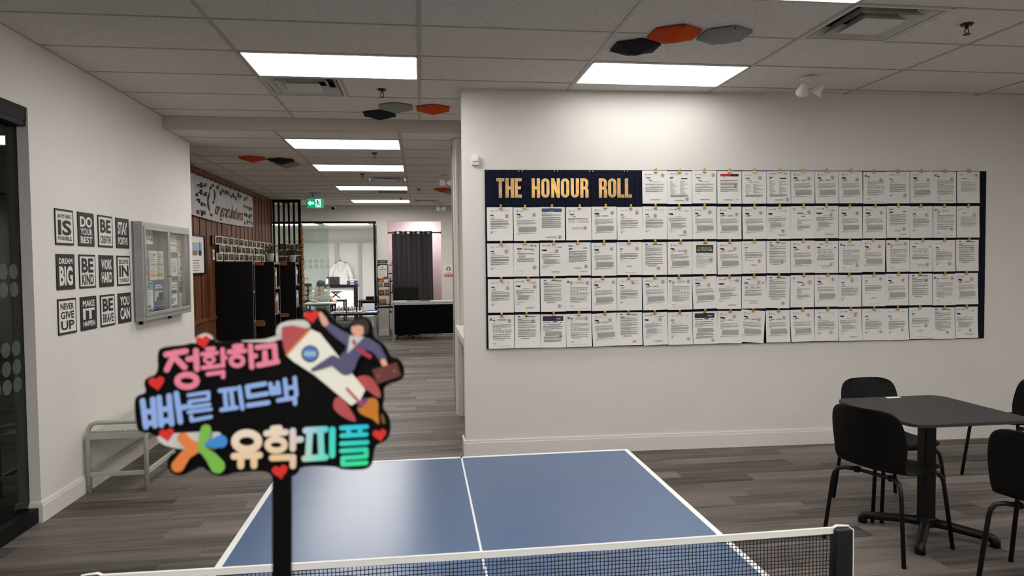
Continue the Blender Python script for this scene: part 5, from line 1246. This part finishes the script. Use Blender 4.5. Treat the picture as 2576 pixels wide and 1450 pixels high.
# tall teacher desk, laptop, trays, bottle
t = thing('standing_desk', 'tall black standing desk with white front panel in the classroom', 'desk', (-2.25, 20.1, 0))
MB().box(-.50, .46, -.30, .30, .99, 1.06).build('desk_top', BLACK, t)
MB().box(-.45, .37, -.24, -.22, .42, .985).build('front_panel', mat('white_panel', (214, 216, 220), .5), t)
for x in (-.47, .40):
    for y in (-.26, .26): MB().box(x-.03, x+.03, y-.03, y+.03, .0, .99).build('leg', BLACKM, t)
MB().box(-.47, .40, -.27, -.24, .32, .38).build('cross_bar', BLACKM, t)
t = thing('laptop', 'open black laptop on the tall classroom desk', 'laptop', (-2.45, 20.0, 1.06))
MB().box(-.17, .17, -.02, .22, 0, .02).build('base', BLACK, t); MB().obox(Matrix.Translation((0, -.05, .12)) @ Matrix.Rotation(R(-12), 4, 'X'), .17, .006, .115).build('lid', BLACK, t)
for k in range(2):
    t = thing('document_tray', f'navy document tray, {("lower", "upper")[k]} of two on the tall classroom desk', 'tray', (-1.93, 20.0, 1.06+.065*k), group='document trays')
    q = MB(); q.box(-.14, .14, -.12, .12, 0, .006).box(-.14, .14, -.12, -.112, .006, .055).box(-.14, .14, .112, .12, .006, .055).box(-.14, -.132, -.112, .112, .006, .055).box(.132, .14, -.112, .112, .006, .055); q.build('tray', mat('navy_plastic', (34, 40, 76), .5), t)
    MB().box(-.05, .05, -.1235, -.120, .015, .04).build('label_card', PAPER, t)
t = thing('paper_stack', 'loose white papers on the document trays', 'paper', (-1.93, 20.0, 1.182)); 
for k, (an, zz) in enumerate(((4, 0), (-7, .006), (12, .012))): MB().obox(Matrix.Translation((0, 0, zz+.004)) @ Matrix.Rotation(R(an), 4, 'Z'), .11, .10, .002).build('sheet', PAPER, t)
t = thing('spray_bottle', 'clear bottle with black cap beside the tall classroom desk', 'bottle', (-2.62, 19.95, 1.06)); MB().lathe([(.035, 0), (.036, .14), (.03, .16), (.012, .175), (.012, .19)], 14).build('body', mat('clear_plastic', (206, 212, 212), .2), t, smooth=True); MB().lathe([(.014, .19), (.014, .22), (.006, .225)], 12).build('cap', BLACK, t); MB().box(-.03, .03, -.037, -.034, .04, .12).build('label_band', PAPER, t)
# hanging white coat
t = thing('white_coat', 'white lab coat on a hanger hooked to the classroom window frame', 'coat', (-2.45, 21.80, 0))
co = MB(); rows = [(.45, .34, .08), (.75, .30, .09), (1.05, .255, .10), (1.30, .225, .10), (1.50, .215, .10), (1.62, .20, .09), (1.70, .12, .07), (1.74, .07, .05)]; N_ = 20; idx = []
for z, w, d in rows:
    r2 = []
    for k in range(N_): an = 2*math.pi*k/N_; f_ = 1+.05*math.sin(5*an+z*3); r2.append(len(co.v)); co.v.append((w*math.cos(an)*f_, d*math.sin(an)*f_, z))
    idx.append(r2)
for a_, b_ in zip(idx, idx[1:]):
    for k in range(N_): co.f.append((a_[k], a_[(k+1) % N_], b_[(k+1) % N_], b_[k])); co.m.append(0)
co.build('body', CLOTHW, t, smooth=True)
for s_ in (-1, 1):
    MB().tube([(s_*.15, 0, 1.66), (s_*.25, -.02, 1.50), (s_*.32, -.03, 1.22), (s_*.365, -.03, 1.02)], [.07, .075, .068, .062], 12).build('sleeve', CLOTHW, t, smooth=True)
    MB().face([(s_*.02, -.115, 1.38), (s_*.14, -.11, 1.62), (s_*.06, -.09, 1.74), (s_*.03, -.10, 1.60)]).build('lapel', mat('coat_shade', (206, 204, 210), .85), t)
    MB().box(s_*.07, s_*.18, -.13, -.122, .95, 1.10).build('pocket', CLOTHW, t)
MB().tube([(-.18, 0, 1.69), (0, 0, 1.76), (.18, 0, 1.69)], .008, 6).tube([(0, 0, 1.76), (0, 0, 1.80), (.02, .0, 1.83), (.0, 0, 1.85), (-.02, 0, 1.835)], .005, 6).build('hanger', BLACK, t)
# office chair by the dotted glass, black desk at the right
def office_chair(x, y, rz, label, back=(.27, .62, 1.13), m=mat('black_leather', (5, 5, 6), .65, spec=.2, bump=.2, scale=60)):
    t = thing('office_chair', label, 'chair', (x, y, 0), rz, group='black office chairs'); bw, z0, z1 = back
    MB().prism(rrect(bw*.9, .24, .06), .46, .53).build('seat', m, t, bev=.02)
    MB().obox(Matrix.Translation((0, .24, (z0+z1)/2)) @ Matrix.Rotation(R(-6), 4, 'X'), bw, .035, (z1-z0)/2).build('backrest', m, t, bev=.03)
    MB().tube([(0, .02, .46), (0, .02, .08)], .028, 12).build('gas_column', BLACKM, t)
    MB().tube([(0, .16, .48), (0, .29, .52), (0, .27, .72)], .02, 8).build('back_bar', BLACKM, t)
    for k in range(5):
        an = R(72*k+10); MB().tube([(0, .02, .09), (.27*math.cos(an), .02+.27*math.sin(an), .06)], [.022, .014], 8).build('base_arm', BLACKM, t); MB().tube([(.28*math.cos(an)-.012, .02+.28*math.sin(an), .025), (.28*math.cos(an)+.012, .02+.28*math.sin(an), .025)], .025, 10).build('caster', BLACK, t)
    return t
office_chair(-2.95, 17.75, 0, 'black office chair at the far left behind the dotted glass', (.20, .60, 1.17))
simple_table(-1.55, -1.0, 17.3, 17.9, .74, 'side_desk', 'black desk at the right inside the classroom', BLACK, BLACKM)
t = thing('tissue_box', 'small black tissue box on the black classroom desk', 'box', (-1.27, 17.55, .74)); MB().box(-.10, .10, -.06, .06, 0, .09).build('body', BLACK, t); MB().prism([(-.03, 0), (.0, .05), (.02, .02), (.03, .07), (.04, 0)], -.004, .004).build('tissue', PAPER, t, M=frame((1, 0, 0), (0, 0, 1), (0, 0, .088)))

# ------------------------------------------------------------------ the student bent over the table
def skinned(name, verts, edges, rad, m, parent, sub=2):
    me = bpy.data.meshes.new(name); me.from_pydata(verts, edges, []); me.materials.append(m)
    o = put(name, me, parent); s_ = o.modifiers.new('skin', 'SKIN'); s_.use_smooth_shade = True
    for i, r2 in enumerate(rad):
        v = me.skin_vertices[0].data[i]; v.radius = (r2, r2) if not isinstance(r2, tuple) else r2; v.use_root = (i == 0)
    u = o.modifiers.new('sub', 'SUBSURF'); u.levels = sub; u.render_levels = sub
    return o
ps = thing('person', 'person in a white shirt with dark hair bent over a table behind dotted glass', 'person', (-2.40, 17.0, 0))
V = [(0, .30, .52), (0, .22, .70), (.0, .10, .88), (.0, .04, .97), (.02, -.04, 1.05), (.03, -.10, 1.12), (.03, -.12, 1.20),
     (-.16, .05, .95), (-.24, -.04, .80), (-.12, -.26, .775), (-.05, -.32, .772), (.16, .05, .95), (.27, -.02, .80), (.34, -.20, .775), (.36, -.27, .772),
     (-.09, .27, .50), (-.10, -.12, .50), (-.10, -.10, .10), (-.10, -.22, .04), (.09, .27, .50), (.10, -.12, .50), (.10, -.10, .10), (.10, -.22, .04)]
E_ = [(0,1),(1,2),(2,3),(3,4),(4,5),(5,6),(3,7),(7,8),(8,9),(9,10),(3,11),(11,12),(12,13),(13,14),(0,15),(15,16),(16,17),(17,18),(0,19),(19,20),(20,21),(21,22)]
RD = [(.15,.11),(.14,.10),(.15,.10),(.10,.08),.055,.085,.075, .055,.045,.034,.03,.055,.045,.034,.03, .085,.065,.045,.035,.085,.065,.045,.035]
for hb in (10, 14):
    base = Vector(V[hb]); dirv = (Vector(V[hb])-Vector(V[hb-1])).normalized(); sd = dirv.cross(Vector((0, 0, 1))).normalized()
    for k, (off, ln_) in enumerate(((-.026, .065), (-.009, .075), (.009, .07), (.025, .055))):
        a_ = len(V); V.append(tuple(base+dirv*.03+sd*off)); V.append(tuple(base+dirv*(.03+ln_)+sd*off*1.2+Vector((0, 0, -.012)))); E_ += [(hb, a_), (a_, a_+1)]; RD += [.010, .008]
    a_ = len(V); sgn = 1 if hb == 10 else -1; V.append(tuple(base+sd*.045*sgn+dirv*.01)); V.append(tuple(base+sd*.06*sgn+dirv*.045)); E_ += [(hb, a_), (a_, a_+1)]; RD += [.011, .009]
skinned('body', V, E_, RD, SKIN, ps)
skinned('shirt', [(0, .29, .56), (0, .22, .70), (0, .10, .88), (0, .035, .98), (-.165, .05, .952), (-.235, -.03, .82), (.165, .05, .952), (.262, -.01, .82)], [(0,1),(1,2),(2,3),(2,4),(4,5),(2,6),(6,7)], [(.20,.16),(.20,.155),(.20,.16),(.12,.11),.09,.07,.09,.07], CLOTHW, ps)
skinned('trousers', [(0, .30, .52), (-.09, .27, .50), (-.10, -.12, .50), (-.10, -.10, .14), (.09, .27, .50), (.10, -.12, .50), (.10, -.10, .14)], [(0,1),(1,2),(2,3),(0,4),(4,5),(5,6)], [(.165,.125),.098,.078,.058,.098,.078,.058], mat('dark_trousers', (30, 30, 36), .8), ps)
hb = MB(); hb.lathe([(.02, .125), (.07, .105), (.098, .055), (.108, 0), (.10, -.05), (.085, -.075)], 18, M=Matrix.Translation((.03, -.10, 1.165)) @ Matrix.Rotation(R(-28), 4, 'X')); hb.build('hair', HAIR, ps, smooth=True)
for s_ in (-1, 1):
    MB().lathe([(.004, -.010), (.010, 0), (.004, .010)], 8, c=(.03+s_*.03, -.195, 1.118)).build('eye', mat('eye_dark', (26, 20, 18), .3), ps)
    MB().lathe([(.006, -.022), (.014, 0), (.006, .022)], 8, c=(.03+s_*.088, -.10, 1.12)).build('ear', SKIN, ps)
MB().lathe([(.004, .02), (.010, .0), (.014, -.012), (.004, -.018)], 8, c=(.03, -.205, 1.095)).build('nose', SKIN, ps); MB().box(.008, .052, -.198, -.190, 1.055, 1.062).build('mouth', mat('lip', (150, 84, 76), .5), ps)
t = thing('stool', 'black stool under the student behind the dotted glass', 'stool', (-2.40, 17.27, 0)); MB().lathe([(.17, .38), (.18, .40), (.17, .42)], 18).build('seat', BLACK, t)
for k in range(4): an = R(45+90*k); MB().tube([(.12*math.cos(an), .12*math.sin(an), .39), (.17*math.cos(an), .17*math.sin(an), 0)], .012, 8).build('leg', BLACKM, t)

# ------------------------------------------------------------------ hall furniture by the end wall
gt = thing('game_table', 'low black table with chess pieces at the end of the hall', 'table', (-1.30, 13.75, 0))
MB().box(-.45, .45, -.40, .40, .66, .70).build('table_top', BLACK, gt); MB().box(-.43, .43, -.38, .38, .28, .31).build('shelf', BLACK, gt)
for sx in (-1, 1):
    for sy in (-1, 1): MB().box(sx*.42-.022, sx*.42+.022, sy*.37-.022, sy*.37+.022, 0, .66).build('leg', CHROME if sx > 0 else BLACKM, gt)
t = thing('chess_board', 'checked game board on the low black table', 'board', (-1.36, 13.75, .70)); a = MB(); a.box(-.30, .22, -.26, .26, 0, .012, 0)
for i in range(8):
    for j in range(8): rect(a, -.29+.0625*i, -.29+.0625*(i+1), -.25+.0625*j, -.25+.0625*(j+1), .0125, 1+(i+j) % 2)
a.build('board', [NOTEBR, PWHT, mat('board_dark', (44, 40, 38), .5)], t)
rg = random.Random(9); prof = [(.017, 0), (.018, .006), (.010, .014), (.007, .035), (.011, .040), (.006, .045), (.011, .055), (.008, .066), (.002, .068)]
pmW = MB().lathe(prof, 10).mesh('chess_piece', mat('chess_white', (226, 222, 212), .4), True); pmB = MB().lathe(prof, 10).mesh('chess_piece', mat('chess_black', (26, 24, 24), .4), True)
cl_ = {}
for i in range(8):
    for j in (0, 1, 6, 7):
        if rg.random() < .25: continue
        wht = (i+j) % 2 == 0 or j < 2 and rg.random() < .5
        o = put('chess_piece', pmW if wht else pmB, None, (-1.36-.29+.0625*(i+.5), 13.75-.25+.0625*(j+.5), .713)); o.scale = (1.1, 1.1, 1+.4*rg.random())
        cl_[wht] = cl_.get(wht, 0)+1
        tag(o, f'{"white" if wht else "black"} chess piece, {ORD[cl_[wht]]} {"white" if wht else "black"} one counted from the left of the board', 'chess piece', f'{"white" if wht else "black"} chess pieces')
t = thing('paper_sheet', 'white paper sheets on the right side of the game table', 'paper', (-.97, 13.72, .70)); MB().obox(Matrix.Translation((0, 0, .003)) @ Matrix.Rotation(R(14), 4, 'Z'), .09, .15, .002).build('sheet', PAPER, t); MB().obox(Matrix.Translation((.01, -.02, .008)) @ Matrix.Rotation(R(-10), 4, 'Z'), .08, .13, .002).build('sheet', PAPER, t); MB().obox(Matrix.Translation((0, .12, .018)) @ Matrix.Rotation(R(8), 4, 'Z'), .09, .05, .008).build('folder', NOTEB, t)
t = thing('game_box', 'green patterned game box on the shelf of the low black table', 'box', (-1.42, 13.5, .31)); MB().box(-.17, .17, -.12, .12, 0, .22).build('body', mat('box_green', (72, 96, 80), .6, var=.35, scale=60), t); MB().box(-.172, .172, -.122, .122, .205, .235).build('lid', mat('box_lid', (132, 146, 134), .6, var=.3, scale=50), t); MB().box(.172, .174, -.12, .12, 0, .22).build('end_label', PAPER, t)
t = thing('storage_bin', 'pale storage bin under the low black table', 'bin', (-1.38, 13.75, .0)); MB().lathe([(.16, 0), (.17, .02), (.20, .25), (.205, .25), (.19, .03)], 20).build('body', mat('bin_grey', (170, 172, 168), .5), t, smooth=True); MB().lathe([(.206, .245), (.212, .25), (.206, .262), (.196, .255)], 20).build('rim', WHITEP, t)
for k in range(3):
    o = MB().box(-.08, .08, -.10, .10, 0, .03).box(-.0801, .0801, -.1005, -.098, .006, .024, 1).build('game_case', [mat('case_grey', (120, 124, 126), .5), PAPER]); o.location = (-1.0, 13.5, .31+.031*k); tag(o, f'small grey game case, {("bottom", "middle", "top")[k]} of three under the game table', 'box', 'game cases')
# reception desk
rd = thing('reception_desk', 'long reception desk with white top and black skirt before the curtain', 'desk', (-.62, 14.75, 0))
MB().box(0, 1.75, .0, .40, .805, .835).build('desk_top', mat('desk_white', (206, 206, 204), .35), rd)
a = MB(); n_ = 44
for k in range(n_):
    xa_, xb_ = .05+1.66*k/n_, .05+1.66*(k+1)/n_; ya_, yb_ = .012+.004*math.sin(k*.8), .012+.004*math.sin((k+1)*.8); a.face([(xa_, ya_, .135), (xb_, yb_, .135), (xb_, yb_, .765), (xa_, ya_, .765)])
a.build('skirt', mat('black_cloth', (5, 5, 6), .9, spec=.1), rd, smooth=True)
MB().box(.04, 1.72, .02, .05, .745, .805).build('front_rail', WTOP, rd)
for x in (.06, .915, 1.68): MB().tube([(x, .05, 0), (x, .05, .805)], .018, 10).build('leg', CHROME, rd); MB().tube([(x, .36, 0), (x, .36, .805)], .018, 10).build('leg', CHROME, rd)
MB().box(.03, .05, .0, .03, .0, .775).build('edge_trim', SILVER, rd)
t = thing('desk_tray', 'shallow white tray with cables along the reception desk front', 'tray', (-.30, 14.80, .835)); MB().box(-.28, 0, -.03, .05, 0, .02).build('body', WTOP, t); MB().tube([(.0, 0, .006), (.08, -.04, .004), (.15, -.03, .006), (.22, .0, .004)], .006, 6).build('cable', BLACK, t); MB().box(.25, .48, -.03, .05, 0, .012).build('keyboard', BLACK, t)
office_chair(-.33, 15.35, 0, 'black office chair behind the reception desk', (.27, .60, 1.13))
# snack rack on its side table
st_ = thing('side_table', 'small dark side table with a chrome leg under the snack rack', 'table', (-.78, 14.95, 0))
MB().box(-.20, .19, -.16, .16, .70, .725).build('table_top', BLACK, st_)
for sx in (-1, 1):
    for sy in (-1, 1): MB().box(sx*.175-.012, sx*.175+.012, sy*.14-.012, sy*.14+.012, 0, .70).build('leg', CHROME if sx > 0 else BLACKM, st_)
rk = thing('snack_rack', 'black wire snack rack on the small side table', 'rack', (-.78, 14.95, .725))
for sx in (-1, 1):
    for sy in (-1, 1): MB().tube([(sx*.13, sy*.09, 0), (sx*.13, sy*.09, .62)], .007, 6).build('post', BLACKM, rk)
for z in (.04, .24, .42):
    MB().box(-.135, .135, -.095, .095, z, z+.008).build('shelf', BLACKM, rk); MB().tube([(-.135, -.095, z+.05), (.135, -.095, z+.05)], .004, 6).build('shelf_rail', BLACKM, rk)
def tub(x, y, z, w, hh, m, label):
    t = thing('snack_tub', label, 'container', (x-.78, y+14.95, z), group='snack tubs on the wire rack')
    MB().box(-w, w, -.055, .055, 0, hh).build('tub', m, t, bev=.006); MB().box(-w*1.06, w*1.06, -.06, .06, hh, hh+.014).build('lid', mat('tub_lid', (196, 170, 138), .4), t); MB().box(-w*.7, w*.7, -.057, -.055, hh*.2, hh*.75).build('tub_label', mat('tub_label', (202, 128, 70), .5), t)
TB = [mat('tub_amber', (150, 96, 58), .4, var=.3, scale=40), mat('tub_brown', (92, 58, 44), .4, var=.3, scale=40), mat('tub_white', (206, 202, 196), .4)]
tub(-.04, 0, .725+.05, .075, .10, TB[0], 'amber snack tub on the bottom shelf of the wire rack'); tub(-.065, 0, .725+.25, .055, .10, TB[1], 'brown snack tub at the left of the middle shelf'); tub(.06, 0, .725+.25, .05, .105, TB[0], 'amber snack tub at the right of the middle shelf')
tub(-.07, 0, .725+.43, .05, .08, TB[2], 'white snack tub at the left of the top shelf'); tub(.055, 0, .725+.43, .055, .075, TB[1], 'brown snack tub at the right of the top shelf'); tub(-.06, 0, .725+.525, .055, .07, TB[0], 'amber snack tub stacked highest on the rack')
# curtain on a tension rod
cu_ = thing('curtain', 'dark grey grommet curtain on a black rod in the pink opening', 'curtain', (0, EY+.06, 0))
MB().tube([(-.733, 0, 2.348), (.473, 0, 2.348)], .013, 8).build('rod', BLACKM, cu_)
for x in (-.725, .465): MB().tube([(x-.008, 0, 2.348), (x+.008, 0, 2.348)], .026, 10).build('rod_end', BLACKM, cu_)
def cx_(u): return -.645+.92*u
def cyy(u, v): return .055*math.sin(u*2*math.pi*4.0+.6)*(.75+.25*v) + (.006*math.sin(u*17))
a = MB(); nu, nv_ = 90, 10
for j in range(nv_+1):
    for i in range(nu+1): u, v = i/nu, j/nv_; a.v.append((cx_(u)+.015*math.sin(v*3+u*9)*(1-v)+.03*(1-v)*(u-.3), cyy(u, v), .16+2.225*v))
for j in range(nv_):
    for i in range(nu): k = j*(nu+1)+i; a.f.append((k, k+1, k+nu+2, k+nu+1)); a.m.append(0)
o = a.build('cloth', mat('charcoal_curtain', (58, 54, 57), .9, var=.08, scale=30), cu_, smooth=True)
for u in (.02, .145, .27, .395, .52, .645, .77, .895):
    M = Matrix.Translation((cx_(u)+.01, cyy(u, 1), 2.348)) @ Matrix.Rotation(R(90), 4, 'X')
    MB().lathe([(.018, -.006), (.030, -.006), (.030, .006), (.018, .006)], 14, M=M).build('grommet', CHROME, cu_)
# shelf and bun-like plush behind the curtain, dispenser
t = thing('dark_shelf', 'narrow dark shelf with small goods left of the curtain', 'shelf', (-.70, 16.45, 0))
for x in (-.06, .30): MB().box(x-.012, x+.012, -.15, .15, 0, 1.62).build('upright', BLACK, t)
for z in (.5, .95, 1.22, 1.40, 1.60): MB().box(-.06, .30, -.15, .15, z, z+.02).build('shelf_board', BLACK, t)
for x, z, hh, m, lb in ((-.60, 1.42, .12, 2, 'white carton on the upper dark shelf left of the curtain'), (-.60, 1.24, .13, 2, 'white carton on the middle dark shelf left of the curtain'), (-.60, .97, .18, 1, 'brown carton on the lower dark shelf left of the curtain')):
    t = thing('carton', lb, 'box', (x, 16.42, z), group='cartons on the dark shelf'); MB().box(-.07, .07, -.1, .1, 0, hh).build('body', TB[m], t); MB().box(-.05, .05, -.102, -.1, hh*.3, hh*.7).build('carton_label', NOTEG, t)
t = thing('bread_bag', 'clear bag of orange buns on the dark shelf', 'bag', (-.60, 16.45, 1.62)); MB().lathe([(.05, 0), (.085, .03), (.075, .09), (.03, .13), (.045, .16)], 12).build('bag', mat('bag_orange', (214, 156, 108), .4, var=.25, scale=30), t, smooth=True); MB().lathe([(.032, .125), (.034, .13), (.032, .137)], 10).build('tie', NOTER, t)
t = thing('hand_dryer', 'white wall dispenser at the right inside the pink opening', 'dispenser', (.835, 16.9, .85)); MB().box(-.14, .01, -.09, .09, 0, .24).build('body', WHITEP, t, bev=.02); MB().box(-.16, .0, -.06, .06, -.03, 0).build('spout', WHITEP, t)
# notices on the end wall
t = thing('framed_certificate', 'black framed certificate with blue corners on the end wall', 'certificate', M=onend(-.988, 1.305))
w, h = .244, .329; MB().box(0, w, 0, .014, 0, .02).box(0, w, h-.014, h, 0, .02).box(0, .014, .014, h-.014, 0, .02).box(w-.014, w, .014, h-.014, 0, .02).build('frame', BLACK, t)
a = MB(); a.box(.014, w-.014, .014, h-.014, .002, .008, 0); a.face([(.016, h-.016, .0085), (.016, h-.06, .0085), (.05, h-.045, .0085), (.09, h-.016, .0085)], 1); a.face([(w-.016, .016, .0085), (w-.016, .035, .0085), (w-.07, .045, .0085), (w-.14, .016, .0085)], 1); disc(a, w/2, h-.075, .016, .0085, 2, 12); rect(a, .04, w-.04, h-.125, h-.108, .0085, 1)
for k in range(5): rect(a, .045, w-.06-.02*(k % 2), h-.15-.028*k, h-.146-.028*k, .0085, 3)
a.build('sheet', [PAPER, NOTEB, MAROON, LM[10]], t)
t = thing('office_plate', 'dark engraved plate above the framed certificate', 'plaque', M=onend(-.97, 1.652)); MB().box(0, .225, 0, .072, 0, .008).build('plate', mat('dark_plate', (52, 48, 50), .35), t, bev=.002); a = MB(); addtext(a, 'OFFICE', .055, .17, .026, .048, .0085, offset=.015); a.build('lettering', PWHT, t)
t = thing('no_entry_sign', 'white and red NO ENTRY STAFF ONLY sign on the end wall', 'sign', M=onend(.525, 1.313)); w, h = .215, .287
a = MB(); a.box(0, w, 0, h, 0, .005, 0); rect(a, .012, w-.012, .012, .072, .0056, 1); disc(a, w/2, h-.09, .056, .0056, 1, 8); disc(a, w/2, h-.085, .026, .0060, 0, 12); rect(a, w/2-.018, w/2+.018, h-.135, h-.10, .0060, 0); a.build('panel', [PAPER, NOTER], t)
a = MB(); addtext(a, 'NO ENTRY', .03, w-.03, .086, .112, .0062, offset=.02); a.build('lettering', INKB, t); a = MB(); addtext(a, 'STAFF ONLY', .026, w-.026, .03, .056, .0062, offset=.02); a.build('lettering', PWHT, t)

bpy.data.scenes.remove(_tmp)
